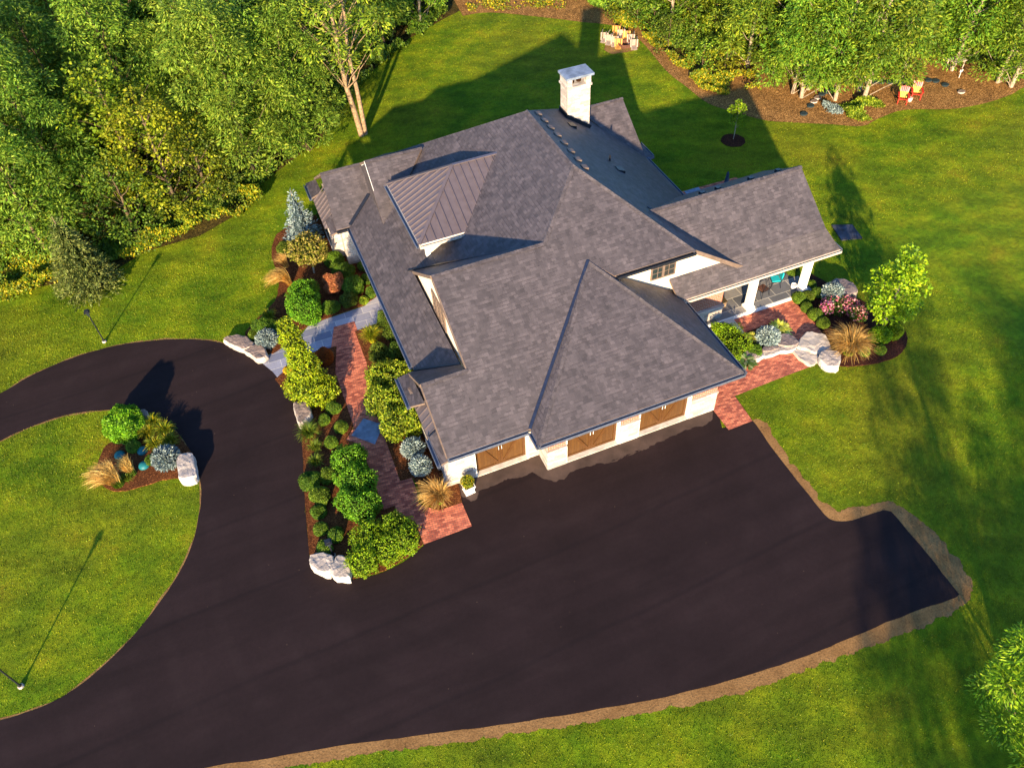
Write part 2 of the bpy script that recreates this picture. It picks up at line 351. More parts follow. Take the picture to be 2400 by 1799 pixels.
def masonry():
    t = NT('limestone'); uv = t.uv()
    b = t.brick(uv, .52, .17, (.40, .33, .28), (.60, .54, .48), (.44, .41, .38), .012, off=.42, freq=2)
    b2 = t.brick(uv, .26, .085, (.8, .78, .78), (1.1, 1.1, 1.1), (.95, .95, .95), 0, off=.3)
    c = t.mix(.7, b.outputs[0], b2.outputs[0], 'MULTIPLY'); n = t.noise(uv, 9, 5); c = t.mix(.6, c, t.ramp(n, [(.3, .72), (.7, 1.1)]), 'MULTIPLY')
    t.col(c).set(.85, .2); t.bump(t.math('SUBTRACT', n, t.math('MULTIPLY', b.outputs['Fac'], 1.2)), .7, .02); M['limestone'] = t.m
    t = NT('red_brick'); uv = t.uv()
    b = t.brick(uv, .225, .085, (.30, .075, .040), (.40, .125, .070), (.46, .38, .31), .010)
    c = t.mix(.5, b.outputs[0], t.ramp(t.noise(uv, 20, 3), [(.3, .75), (.7, 1.15)]), 'MULTIPLY')
    t.col(c).set(.9, .15); t.bump(t.math('SUBTRACT', 1, b.outputs['Fac']), .5, .012); M['red_brick'] = t.m
    def pave(name, w_, h_, c1, c2, mo, rot, mort, off=.5, tint=None):
        t = NT(name); uv = t.mp(t.ob(), (1, 1, 1), (0, 0, rot))
        b = t.brick(uv, w_, h_, c1, c2, mo, mort, off=off); b2 = t.brick(t.mp(t.ob(), (1, 1, 1), (0, 0, rot)), w_ * 1.0, h_ * 1.0, (.50, .52, .60), (1.1, 1.05, 1.0), (1, 1, 1), 0, off=.37, freq=3)
        c = t.mix(.75, b.outputs[0], b2.outputs[0], 'MULTIPLY'); n = t.noise(t.ob(), 1.1, 5); c = t.mix(.7, c, t.ramp(n, [(.3, .8), (.7, 1.12)]), 'MULTIPLY')
        n2 = t.noise(t.ob(), 30, 3); c = t.mix(.5, c, t.ramp(n2, [(.3, .75), (.7, 1.2)]), 'MULTIPLY')
        t.col(c).set(.85, .2); t.bump(t.math('SUBTRACT', n2, t.math('MULTIPLY', b.outputs['Fac'], 1.5)), .5, .012); M[name] = t.m
    pave('brick_paving', .21, .105, (.46, .105, .060), (.74, .235, .125), (.22, .11, .08), .12, .008)
    pave('slate_paving', .95, .55, (.25, .255, .32), (.34, .34, .40), (.60, .57, .52), .02, .014, .37)
    pave('porch_slate', 1.1, .75, (.17, .165, .16), (.25, .235, .225), (.60, .54, .44), 0, .018, .43)
masonry()
def metal_roof():
    t = NT('seam_metal'); n = t.noise(t.ob(), 3, 3); t.col(t.ramp(n, [(.3, (.105, .082, .088)), (.7, (.130, .102, .108))])).set(.38, .5, .25); M['seam_metal'] = t.m
metal_roof()
plain('stucco', (.78, .66, .50), .9, .1, var=.04); plain('white_paint', (.80, .76, .70), .6, var=.03); plain('dark_pad', (.060, .062, .080), .8, .2, var=.45, sc=1.6); plain('slab_stone', (.46, .39, .33), .9, .1, var=.16, sc=2.4); plain('concrete', (.62, .56, .48), .9, .1, var=.12, sc=4)
plain('gutter_metal', (.13, .145, .19), .35, .5, .3); plain('valley_blue', (.022, .030, .060), .35, .5, .3); plain('gutter_cream', (.52, .44, .36), .5); plain('dark_metal', (.02, .022, .03), .4, .5, .3)
plain('soffit', (.16, .11, .085), .7); plain('copper', (.30, .10, .05), .4, .5, .6)
plain('bluestone', (.19, .225, .29), .6, .3, var=.25, sc=2.5); 
plain('bark', (.30, .20, .12), .95, .1, var=.3, sc=8); plain('dark_bark', (.13, .09, .055), .95, .1, var=.3, sc=8); plain('grey_bark', (.36, .28, .20), .95, .1, var=.25, sc=8)
plain('teal_plastic', (.010, .13, .15), .5); plain('turquoise_fabric', (.01, .42, .48), .8); plain('red_paint', (.55, .03, .02), .5); plain('pink_paint', (.72, .20, .20), .6); plain('yellow_paint', (.72, .46, .06), .6)
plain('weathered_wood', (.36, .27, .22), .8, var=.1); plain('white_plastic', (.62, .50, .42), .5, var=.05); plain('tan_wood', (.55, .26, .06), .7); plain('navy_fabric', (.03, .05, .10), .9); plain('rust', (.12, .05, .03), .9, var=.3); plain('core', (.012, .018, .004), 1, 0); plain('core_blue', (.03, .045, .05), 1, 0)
plain('soil_dark', (.03, .015, .008), 1, 0)
def doorwood():
    t = NT('door_wood'); uv = t.uv(); b = t.brick(t.mp(uv, (1, 1, 1), (0, 0, math.pi / 2)), 4, .14, (.078, .034, .010), (.110, .049, .013), (.04, .016, .006), .004)
    n = t.noise(t.mp(uv, (12, 1, 1)), 3, 4); t.col(t.mix(.6, b.outputs[0], t.ramp(n, [(.3, .7), (.7, 1.2)]), 'MULTIPLY')).set(.5, .3); M['door_wood'] = t.m
    t = NT('glass'); t.col((.02, .03, .03)).set(.08, .6); M['glass'] = t.m
doorwood(); plain('door_trim', (.088, .036, .010), .5, var=.1)
foliage('locust', (.085, .175, .014), (.17, .29, .024), (.36, .44, .045), .4, .7, .02)
foliage('lime_locust', (.085, .18, .013), (.17, .29, .019), (.36, .42, .028), .35, .8, .02)
foliage('yellow_leaf', (.11, .17, .006), (.21, .27, .010), (.38, .38, .016), .3, .9)
foliage('dark_leaf', (.045, .095, .008), (.085, .15, .011), (.17, .22, .016), .25, 1)
foliage('goldenrod', (.08, .14, .006), (.16, .19, .007), (.50, .33, .012), .2, 1.5)
foliage('maple_leaf', (.11, .23, .005), (.20, .36, .008), (.38, .48, .014), .35, 1.5, .01)
foliage('bright_leaf', (.07, .20, .006), (.13, .32, .010), (.24, .42, .018), .3, 2, .008)
foliage('hydrangea', (.09, .18, .006), (.22, .31, .012), (.52, .54, .04), .3, 1.2, .01)
foliage('ivy', (.14, .24, .005), (.30, .42, .008), (.58, .60, .015), .3, 1.8, .01)
foliage('boxwood', (.055, .12, .008), (.11, .20, .012), (.22, .30, .02), .2, 3, .015)
foliage('blue_needle', (.13, .19, .19), (.22, .29, .28), (.36, .42, .38), .1, 4, .005)
foliage('silver_needle', (.14, .20, .20), (.26, .33, .32), (.44, .50, .46), .1, 3, .005)
foliage('tan_grass', (.40, .21, .04), (.62, .36, .08), (.80, .56, .18), .25, 1.5, .005)
foliage('green_blade', (.06, .12, .008), (.13, .20, .012), (.26, .27, .02), .25, 2, .01)
foliage('daylily', (.10, .16, .006), (.22, .25, .008), (.46, .32, .01), .25, 3, .01)
foliage('hosta_yellow', (.40, .42, .03), (.7, .68, .08), (.85, .8, .22), .2, 5, .01)
foliage('hosta_green', (.05, .14, .02), (.12, .22, .04), (.45, .5, .25), .2, 5, .01)
foliage('red_maple', (.26, .03, .008), (.46, .07, .010), (.62, .16, .02), .3, 2, .01)
foliage('orange_leaf', (.28, .10, .04), (.42, .15, .06), (.50, .26, .07), .3, 2, .01)
foliage('pink_flower', (.35, .06, .12), (.60, .16, .22), (.80, .45, .40), .2, 5, .02)
foliage('mottled_hydrangea', (.13, .17, .01), (.30, .28, .03), (.50, .38, .10), .25, 2.2, .01)
foliage('yellow_mum', (.55, .35, .01), (.75, .5, .02), (.8, .6, .04), .2, 5)
foliage('olive_needle', (.08, .115, .022), (.14, .17, .035), (.24, .25, .06), .1, 2, .005)
foliage('turf', (.085, .165, .002), (.17, .245, .004), (.34, .33, .009), .35, .45, 0)

# ================================================================= GROUND
GZ = 0.0
mb = MB(); mb.face([(-160, -160, 0), (200, -160, 0), (200, 240, 0), (-160, 240, 0)]); tag(mb.build('ground', M['lawn']), kind='structure')

k = 2400 / 2212
D = lambda L: [tuple(G(a * k, b * k)[:2]) for a, b in L]
drive_out = catmull(D([(-260, 985), (-120, 905), (0, 850), (60, 815), (150, 775), (250, 747), (340, 735), (420, 733), (485, 742), (540, 765), (585, 800), (612, 828), (640, 868), (650, 900), (655, 1000), (660, 1100), (668, 1195), (674, 1215), (690, 1235), (725, 1250), (760, 1252), (830, 1235), (880, 1207), (915, 1178)]), 5, False)
drive_gar = D([(940, 1120), (1000, 1000), (1180, 960), (1540, 850), (1560, 925), (1625, 908)])
drive_r = catmull(D([(1632, 915), (1665, 965), (1700, 1010), (1760, 1085), (1785, 1115), (1810, 1126), (1850, 1121), (1908, 1101)]), 5, False)
drive_b = D([(1925, 1104), (2000, 1192), (2072, 1283), (2066, 1290)]) + catmull(D([(2066, 1290), (1950, 1330), (1730, 1420), (1500, 1490), (1300, 1530), (1100, 1562), (900, 1588), (700, 1615), (560, 1640), (430, 1660), (200, 1720), (-100, 1800), (-500, 1900)]), 5, False)
drive_i = catmull(D([(-500, 1660), (-200, 1610), (0, 1555), (80, 1530), (150, 1495), (220, 1440), (290, 1370), (345, 1300), (385, 1240), (415, 1175), (430, 1110), (435, 1060), (425, 1010), (405, 965), (375, 925), (330, 893), (280, 885), (200, 888), (130, 900), (60, 925), (0, 952), (-120, 1010), (-260, 1085)]), 5, False)
drive = drive_out + drive_gar + drive_r + drive_b + drive_i
drive = ragged(drive, .3, .025, 1.5)
def sheet(name, poly, z, mat, kind='structure', th=0, uv=False):
    mb = MB()
    if th: mb.prism(poly, z - th, z)
    else:
        tri = tessellate_polygon([[Vector((x, y, 0)) for x, y in poly]]); vs = [(x, y, z) for x, y in poly]
        a = sum(poly[i][0] * poly[(i + 1) % len(poly)][1] - poly[(i + 1) % len(poly)][0] * poly[i][1] for i in range(len(poly)))
        mb.v = vs
        for t_ in tri:
            p = [Vector(vs[i]) for i in t_]; n_ = (p[1] - p[0]).cross(p[2] - p[0])
            mb.f.append(list(t_) if n_.z > 0 else list(t_)[::-1]); mb.m.append(0)
    o = mb.build(name, mat, uv=uv); tag(o, kind=kind); return o
sheet('driveway', drive, .012, M['asphalt'])
verge = D([(430, 1668), (560, 1665), (700, 1643), (900, 1613), (1100, 1586), (1300, 1556), (1500, 1520), (1620, 1492), (1730, 1453), (1860, 1402), (1960, 1367), (2060, 1322), (2096, 1292), (2100, 1258), (2070, 1207), (2020, 1150), (1960, 1100), (1925, 1083), (1870, 1091), (1810, 1102), (1780, 1086), (1700, 985), (1655, 915), (1630, 903), (1600, 950), (1780, 1180), (1900, 1200), (1950, 1280), (1700, 1350), (1300, 1450), (800, 1540), (400, 1600)])
verge = ragged(verge, .08, .15, 2.4, 3)
sheet('soil_verge', verge, .006, M['soil'])
def strip(pts, w_, amp, seed):
    L = [];R_ = []
    for i, p in enumerate(pts):
        a = np.array(pts[max(i - 1, 0)]); b = np.array(pts[min(i + 1, len(pts) - 1)]); d = b - a; d = d / (np.linalg.norm(d) + 1e-9); n_ = np.array([-d[1], d[0]])
        ww = w_ * (.7 + amp * noise.noise(Vector((p[0] * .9, p[1] * .9, seed)))); p = np.array(p)
        L.append(tuple(p + n_ * max(.01, ww))); R_.append(tuple(p - n_ * .2))
    return L + R_[::-1]
sheet('soil_edge', strip(drive_out[5:52], .10, 1.2, 1), .005, M['soil'])
sheet('soil_edge', strip(drive_i[8:-6], .085, 1.5, 2), .005, M['soil'])
pa = [(500, 1560), (560, 1585), (600, 1570), (620, 1520), (700, 1490), (760, 1470), (830, 1440), (900, 1425), (960, 1398), (1000, 1415), (1030, 1440), (1100, 1465), (1160, 1440), (1210, 1405), (1280, 1370), (1390, 1345), (1500, 1330), (1560, 1300), (1620, 1270), (1658, 1255)]
pb = [(90, 1605), (160, 1580), (230, 1560), (300, 1530), (370, 1500), (440, 1465), (500, 1440), (570, 1400), (640, 1385), (700, 1370), (760, 1330), (740, 1260)]
patch = SITE(pa, 900, 600, 2.763) + SITE(pb, 1400, 500, 2.764) + [(8.5, .5), (0, 1.5), (-4.4, 1.6)]
sheet('bare_asphalt', ragged(patch, .08, .09, 3, 8), .018, M['old_asphalt'])

slate = SITE([(721, 766), (759, 750), (856, 717), (871, 701), (887, 690), (960, 740), (889, 758), (829, 777), (783, 789), (789, 812), (729, 828), (700, 850), (660, 897), (640, 872), (608, 846), (640, 827), (664, 812), (700, 795)])
sheet('slate_path', slate, .022, M['slate_paving'])
path = SITE([(410, 70), (370, -30), (400, -250), (545, -290), (610, -100), (640, 20), (680, 340), (745, 440), (757, 520), (868, 835), (950, 812), (985, 900), (1000, 1000), (1140, 1045), (1305, 990), (1375, 1155), (1035, 1285), (972, 1120), (935, 1132), (850, 1085), (830, 1010), (755, 1040), (590, 580), (487, 545), (540, 460)], 650, 850, 3.014)
sheet('brick_path', path, .03, M['brick_paving'])
sheet('slate_inset', SITE([(852, 981), (899, 996), (879, 1042), (824, 1021)]), .036, M['bluestone'])
rpath = SITE([(745, 1270), (850, 1405), (1005, 1345), (890, 1185), (1180, 1070), (1380, 995), (1480, 900), (1465, 790), (1265, 530), (820, 660), (945, 780), (1150, 700), (1310, 850), (1000, 970), (900, 1000), (800, 1080)], 1400, 500, 2.764)
sheet('brick_patio', rpath, .03, M['brick_paving'])
sheet('brick_terrace', [(12.2, 12.0), (19.4, 12.0), (20.2, 13.6), (19.6, 15.5), (13.6, 15.7), (13.3, 14.4)], .03, M['brick_paving'])
sheet('slate_inset', [(16.0, 14.9), (17.0, 14.9), (17.0, 15.6), (16.0, 15.6)], .036, M['bluestone'])
def bed(name, poly, z, mat, k_=1, amp=.04): 
    p = catmull(poly, 4) if k_ else poly
    p = ragged(p, .15, amp, 3); sheet(name, p, z, mat, th=.06); return p
bedC = SITE([(669, 536), (648, 551), (638, 575), (637, 605), (646, 629), (654, 665), (651, 689), (645, 707), (620, 735), (599, 750), (575, 780), (575, 800), (605, 826), (640, 830), (664, 814), (721, 764), (759, 748), (856, 715), (885, 694), (880, 600), (830, 530), (760, 500), (700, 515)])
bedC = bed('mulch_bed', bedC, .05, M['mulch'], 0)
bedA = SITE([(645, 890), (690, 850), (729, 828), (789, 812), (786, 873), (829, 999), (811, 1031), (843, 1043), (900, 1195), (925, 1186), (932, 1208), (960, 1225), (972, 1222), (992, 1276), (955, 1305), (900, 1338), (825, 1357), (770, 1352), (735, 1325), (725, 1295), (716, 1190), (711, 1085), (705, 976), (690, 940)])
bedA = bed('mulch_bed', bedA, .05, M['mulch'], 0, .02)
bedB = SITE([(832, 778), (889, 757), (904, 732), (980, 800), (1010, 930), (1075, 1135), (1083, 1178), (1028, 1197), (1000, 1180), (968, 1120), (939, 1127), (900, 1022), (897, 996), (876, 963), (859, 850)])
bedB = bed('mulch_bed', bedB, .05, M['mulch'], 0, .01)
bedD = SITE([(430, 650), (620, 560), (760, 300), (950, 150), (1100, 200), (1330, 250), (1520, 400), (1700, 640), (1830, 800), (1880, 900), (1900, 1100), (1750, 1250), (1500, 1265), (1300, 1300), (1000, 1400), (700, 1475), (500, 1482), (350, 1410), (215, 1260), (195, 1100), (300, 800)], 200, 950, 7.373)
bedD = bed('mulch_bed', bedD, .05, M['mulch'])
bedE = SITE([(1270, 560), (1300, 440), (1360, 395), (1440, 425), (1560, 490), (1700, 560), (1800, 620), (1930, 690), (1990, 760), (2008, 830), (1975, 900), (1890, 950), (1780, 977), (1650, 992), (1560, 985), (1480, 900), (1465, 790), (1370, 670)], 1400, 500, 2.764)
bedE = bed('mulch_bed', bedE, .05, M['dark_mulch'])
bedF = SITE([(720, 740), (850, 665), (945, 780), (1160, 700), (1310, 840), (1270, 880), (1000, 975), (940, 1020), (860, 960)], 1400, 500, 2.764)
bedF = bed('mulch_bed', bedF, .06, M['dark_mulch'], 0, 0)
ring = [(G(1718, 330)[0] + .78 * math.cos(t), G(1718, 330)[1] + .78 * math.sin(t)) for t in np.linspace(0, 2 * math.pi, 26)[:-1]]
ring = bed('mulch_ring', ring, .05, M['dark_mulch'], 0, .05)
# woodland floors
lf_edge = SITE([(-400, 820), (-100, 745), (0, 700), (90, 672), (200, 655), (260, 640), (340, 590), (470, 552), (560, 500), (600, 440), (690, 372), (760, 320), (800, 240), (880, 160), (960, 90), (1040, 45), (1090, 20)])
lfl = ragged(lf_edge, .4, .3, .7)[:-60] if False else lf_edge
lfloor = [(-140, 60)] + lf_edge + [(14, 60), (30, 110), (-60, 150), (-150, 150)]
sheet('woodland_floor', lfloor, .008, M['leaf_litter'])
re_px = [(1085, 38), (1150, 30), (1280, 42), (1360, 52), (1440, 62), (1500, 95), (1560, 165), (1610, 205), (1660, 243), (1720, 262), (1790, 282), (1850, 287), (1950, 292), (2020, 296), (2060, 278), (2120, 258), (2230, 256), (2310, 242), (2370, 222), (2400, 205), (2480, 180)]
r_edge = catmull(SITE(re_px), 4, False)
rfloor = ragged(r_edge, .3, .12, 1.0)[:-1]
rfloor = [p for p in r_edge] + [(90, 30), (110, 90), (40, 130), (14, 60)]
sheet('wood_chip_bed', rfloor, .012, M['wood_chips'])
dk = SITE([(1500, 60), (1560, 110), (1640, 165), (1720, 150), (1850, 120), (2000, 110), (2200, 120), (2400, 90), (2400, -60), (1500, -60), (1400, 0)])
sheet('woodland_floor', dk, .016, M['leaf_litter'])

# ================================================================= HOUSE
H0 = (4.2, 10.0, 0.0)
house = thing('house', 'large brick and stone house with dark shingle hip roofs and three garage doors', 'house', H0)
def HP(mb, name, mats, smooth=False, label=None):
    o = mb.build(name, mats, house, smooth=smooth)
    if label: o['label'] = label
    return o
def HPS(mb, name, mats, label=None, smooth=False):
    """each separate piece of the collected shape becomes a part of its own"""
    for m in mb.pieces(): HP(m, name, mats, smooth, label)
def sub(mb, name, mats, parent, smooth=False):
    o = mb.build(name, mats, None, smooth=smooth); o.parent = parent; o.matrix_parent_inverse = Matrix.Identity(4); return o
tf = (6.479 - 2.9) / (7.094 - .26)
fz = lambda y: 2.9 + tf * (y - .26)                       # front slope
mz = lambda x: 2.841 + .5208 * (x + 4.054)                # left slope
dz = lambda x: 2.706 + .6875 * (13.487 - x)               # right slope
R1 = (3.02, 7.094, 6.479); R2 = (-2.26, 7.094, 6.479); Hh = (5.816, 10.041, 7.98); Bk = (5.816, 15.495, 7.98)
YB = 22.7; Cc = (9.631, 4.934, fz(4.934)); A = (4.627, 5.851, fz(5.851))
E3 = (-.637, .26, 2.9); E4 = (-4.29, .26, 2.9); E0 = (-.637, -.637, 2.9); E1 = (9.06, -.637, 2.9)
Uu = (5.5, 4.934, fz(4.934)); Ff = (12.8, 4.934, dz(12.8)); SH = [M['shingle'], M['soffit']]
roof = MB()
V1 = (-2.26, 11.05, mz(-2.26)); L2 = (-4.05, 5.5, 2.84); L2b = (-2.26, 4.15, mz(-2.26))
# left slope of the main hip
roof.slab([(-4.054, 5.55, 2.841), (-2.26, 4.15, mz(-2.26)), V1, R1, Hh, Bk, (-4.054, YB, 2.841)], .16, 0, 1)
# front slope, one big plane from the ridge to the garage eave
roof.slab([E4, E3, A, Uu, Cc, Hh, R1, R2, (-2.26, 3.15, fz(3.15)), (-4.29, 3.15, fz(3.15))], .16, 0, 1)
# right slope with its raking front edge
roof.slab([Cc, Ff, (13.487, 6.0, 2.706), (13.487, YB, 2.706), Bk, Hh], .16, 0, 1)
roof.slab([Bk, (13.487, YB, 2.706), (-4.054, YB, 2.841)], .16, 0, 1)
# back slope of the cross gable and of the garage's low ridge
roof.slab([R1, R2, V1], .14, 0, 1)
roof.slab([(-4.29, 3.15, fz(3.15)), (-2.26, 3.15, fz(3.15)), L2b, (-4.29, 5.62, 2.74)], .14, 0, 1)
HP(roof, 'roof', SH, label='main shingle roof')
gr = MB()
B1 = (9.06, 4.6, 2.9)
rs = (A[2] - 2.9) / (9.06 - A[0]); ab = (A[0], 9.0, A[2])
gr.slab([E0, E1, A], .15, 0, 1); gr.slab([E1, (9.06, 5.6, 2.9), (A[0] + .3, 6.4, A[2] - .3 * rs), A], .15, 0, 1); gr.slab([E0, A, E3], .15, 0, 1)
HP(gr, 'roof', SH, label='hipped garage roof')
# porch roof, kicked out at the foot
pr_ = MB()
py0, pz0, pyr, pzr = 4.5, 2.9, 7.8, 5.95
yk, zk = 5.25, 3.9
pr_.slab([(8.6, pyr, pzr), (8.6, yk, zk), (17.42, yk, zk), (17.26, pyr, pzr)], .14, 0, 1)
pr_.slab([(8.6, yk, zk), (8.86, py0, pz0), (18.02, py0, pz0), (17.42, yk, zk)], .14, 0, 1)
pr_.slab([(8.6, pyr, pzr), (17.26, pyr, pzr), (17.42, 10.6, 4.0), (17.95, 11.75, pz0), (13.2, 11.75, pz0), (8.6, 11.75, pz0)], .14, 0, 1)
HP(pr_, 'roof', SH, label='porch roof')
# left wing roofs
wg = MB(); s1 = .68
zi = lambda y: 3.64 + s1 * (y - 15.43)
wg.slab([(-4.78, 17.12, 2.84), (-4.0, 17.12, 2.84), (-2.4, 18.35, 3.68), (.6, 19.86, 4.7), (-4.62, 19.86, 4.7)], .14, 0, 1)
wg.slab([(-4.62, 19.86, 4.7), (.6, 19.86, 4.7), (-.2, 22.6, 2.84), (-4.78, 22.6, 2.84)], .14, 0, 1)
HP(wg, 'roof', SH, label='left wing roof')
wi = MB()
wi.slab([(-2.50, 15.43, 3.66), (-1.43, 16.2, zi(16.2)), (-.18, 17.4, zi(17.4)), (.82, 18.36, zi(18.36)), (-2.36, 18.40, zi(18.40))], .14, 0, 1)
wi.slab([(-2.36, 18.40, zi(18.4)), (.82, 18.36, zi(18.36)), (-.6, 21.5, 3.9), (-2.45, 21.5, 3.7)], .14, 0, 1)
wi.slab([(-2.42, 15.55, 3.3), (-2.38, 18.4, zi(18.4) - .16), (-2.44, 21.4, 3.4)], .02, 0, 1)
HP(wi, 'roof', SH, label='small upper gable roof')
HP(MB().face([(-2.40, 15.6, 3.6), (-2.33, 18.4, zi(18.4) - .1), (-2.33, 21.2, 3.8), (-2.4, 21.2, 3.2), (-2.4, 15.6, 3.5)]).bar((-2.40, 17.0, 4.70), (-2.36, 18.4, 5.66), .02, .07), 'gable_wall', M['white_paint'])
bw = MB(); bw.slab([(10.6, 19.4, 4.9), (13.45, 19.4, 4.9), (13.5, 16.3, 2.72), (13.0, 16.3, 2.72)], .14, 0, 1)
bw.slab([(10.6, 19.4, 4.9), (13.45, 19.4, 4.9), (13.5, 22.5, 2.72), (10.9, 22.5, 2.72)], .14, 0, 1); bw.slab([(13.4, 16.3, 2.7), (13.9, 16.3, 2.7), (13.9, 17.85, 2.7), (13.4, 17.85, 2.9)], .12, 0, 1)
HP(bw, 'roof', SH, label='small back gable roof')
# gable returns
rt = MB()
rt.slab([(-4.82, 5.6, 2.62), (-4.25, 5.6, 2.72), (-4.25, 3.3, 3.05), (-4.82, 3.7, 2.66)], .1, 0, 1); rt.slab([(-4.62, .26, 2.6), (-4.25, .26, 2.7), (-4.25, 1.75, 2.95), (-4.62, 1.75, 2.66)], .1, 0, 1)
rt.slab([(-5.1, 17.15, 2.62), (-4.7, 17.15, 2.72), (-4.7, 18.5, 2.95), (-5.1, 18.5, 2.66)], .1, 0, 1); rt.slab([(-5.3, 21.0, 2.62), (-4.7, 21.0, 2.85), (-4.7, 22.6, 2.72), (-5.3, 22.6, 2.62)], .1, 0, 1)
rt.slab([(17.5, 4.5, 2.88), (18.06, 4.5, 2.8), (18.06, 5.3, 2.9), (17.4, 5.5, 3.3)], .1, 0, 1)
HPS(rt, 'eave_return', SH)
# standing-seam dormer
dm = MB(); e_z = 5.24; ap = (1.26, 14.3, 6.78); bkp = (3.70, 14.3, 6.78); fl = (-1.75, 10.93, e_z); fr = (.62, 10.93, e_z); lb = (-1.75, 16.5, e_z); br = (.62, 16.5, e_z)
dm.slab([fl, fr, bkp, ap], .1, 0, 1); dm.slab([fl, ap, lb], .1, 0, 1); dm.slab([lb, ap, bkp, br], .1, 0, 1)
def seams(mb, a, b, c, d, n, h=.045):
    """raised seams from edge a-b up to edge c-d"""
    for i in range(n):
        t = (i + .5) / n; p = Vector(a).lerp(Vector(b), t); q = Vector(c).lerp(Vector(d), t); mb.bar(p + Vector((0, 0, h / 2)), q + Vector((0, 0, h / 2)), .035, h)
sm = MB()
for i in range(1, 15):      # left face: seams run up the slope (in x) until they meet the hips
    y = 10.93 + i * (16.5 - 10.93) / 15; t = (y - 10.93) / (14.3 - 10.93) if y < 14.3 else (16.5 - y) / (16.5 - 14.3)
    x1_ = -1.75 + t * (1.26 + 1.75); z1_ = e_z + t * (6.78 - e_z); sm.bar((-1.75, y, e_z + .03), (x1_, y, z1_ + .03), .04, .07)
for i in range(1, 13):      # front face
    x = -1.75 + i * .42; y0_, z0_ = 10.93, e_z
    if x > .62: t = (x - .62) / (3.70 - .62); y0_ = 10.93 + t * (14.3 - 10.93); z0_ = e_z + t * (6.78 - e_z)
    t1 = min(1, (x + 1.75) / 3.01); y1_ = 10.93 + t1 * 3.37; z1_ = e_z + t1 * (6.78 - e_z)
    if y1_ > y0_ + .1: sm.bar((x, y0_, z0_ + .03), (x, y1_, z1_ + .03), .04, .07)
for a, b in ((fl, ap), (lb, ap), (ap, bkp)): sm.bar(Vector(a) + Vector((0, 0, .03)), Vector(b) + Vector((0, 0, .03)), .16, .06)
dwall = MB(); dwall.box(-1.35, 11.25, 3.4, .9, 16.2, 5.15)
dormer = HP(dwall, 'dormer', [M['stucco']])
sub(dm, 'roof', [M['seam_metal'], M['white_paint']], dormer); sub(sm, 'roof_seam', M['seam_metal'], dormer)
sub(MB().box(-1.42, 11.18, 3.4, -1.2, 11.4, 5.16), 'corner_board', M['white_paint'], dormer)
wf = MB(); 
for y in (12.0, 12.95, 13.9, 14.85): wf.box(-1.39, y, 4.35, -1.33, y + .8, 5.0)
sub(wf, 'window', M['glass'], dormer)
# metal-roofed bays on the left
for nm, (x0, x1, y0, y1, z) in {'bay': (-4.62, -3.85, 1.75, 4.75, 2.35), 'wing bay': (-5.25, -4.5, 18.3, 21.3, 2.35)}.items():
    b_ = MB(); b_.box(x0 + .18, y0 + .15, 0, x1, y1 - .15, z - .08)
    bay = HP(b_, 'bay_window', [M['limestone']])
    r_ = MB(); r_.slab([(x0, y0, z), (x1, y0 + .55, z + .75), (x1, y1 - .55, z + .75), (x0, y1, z)], .08); r_.slab([(x0, y0, z), (x1, y0, z), (x1, y0 + .55, z + .75)], .08); r_.slab([(x0, y1, z), (x1, y1 - .55, z + .75), (x1, y1, z)], .08)
    for i in range(7):
        y = y0 + .3 + i * (y1 - y0 - .6) / 6; r_.bar((x0, y, z + .03), (x1, y, z + .78), .035, .06)
    sub(r_, 'roof', [M['seam_metal'], M['seam_metal']], bay)
    sub(MB().box(x0 + .16, y0 + .5, .9, x0 + .18, y1 - .5, z - .25), 'pane', M['glass'], bay)
# ridge and hip caps
def caps(pts):
    mb = MB()
    for a, b in pts:
        a, b = Vector(a), Vector(b); L = (b - a).length; n = int(L / .2); d = (b - a) / n
        for i in range(n):
            p = a + d * i; q = a + d * (i + 1.12); u = Vector((0, 0, 1)); s_ = d.cross(u).normalized(); lift = Vector((0, 0, .045 + .012 * random.random()))
            jj = .13 + random.uniform(-.015, .015)
            for sg in (-1, 1):
                P = [p + lift + Vector((0, 0, .0)), q + lift - Vector((0, 0, .012)), q + s_ * sg * jj + Vector((0, 0, -.028)), p + s_ * sg * jj + Vector((0, 0, -.022))]
                mb.face(P if sg < 0 else P[::-1])
    return mb
for ln in ([(Bk, Hh), (Hh, Cc), (R2, R1), (A, E0), (A, E1), (Hh, R1), ((8.6, pyr, pzr), (17.26, pyr, pzr)), ((-2.36, 18.4, zi(18.4)), (.8, 18.36, zi(18.36))), ((-4.62, 19.86, 4.7), (-2.4, 19.86, 4.7)), ((11.3, 19.4, 4.9), (13.45, 19.4, 4.9)), ((-4.29, 3.15, fz(3.15)), (-2.26, 3.15, fz(3.15)))]): HP(caps([ln]), 'ridge_cap', M['shingle'])
vly = MB(); vly.bar((E3[0] - .02, E3[1], E3[2] + .03), (A[0], A[1], A[2] + .03), .14, .05)
HPS(vly, 'valley_flashing', M['valley_blue'])
vly = MB(); vly.bar((-4.0, 17.16, 2.92), (-2.5, 18.3, 3.72), .2, .03); vly.bar((-2.46, 11.2, 3.74), (R1[0], R1[1], R1[2] + .0), .10, .03); vly.bar((-4.05, 5.55, 2.86), (-2.26, 4.17, 3.8), .12, .04); vly.bar((8.9, 8.2, 5.9), (12.8, 4.95, 3.22), .12, .04)
HPS(vly, 'valley_flashing', M['dark_metal'])
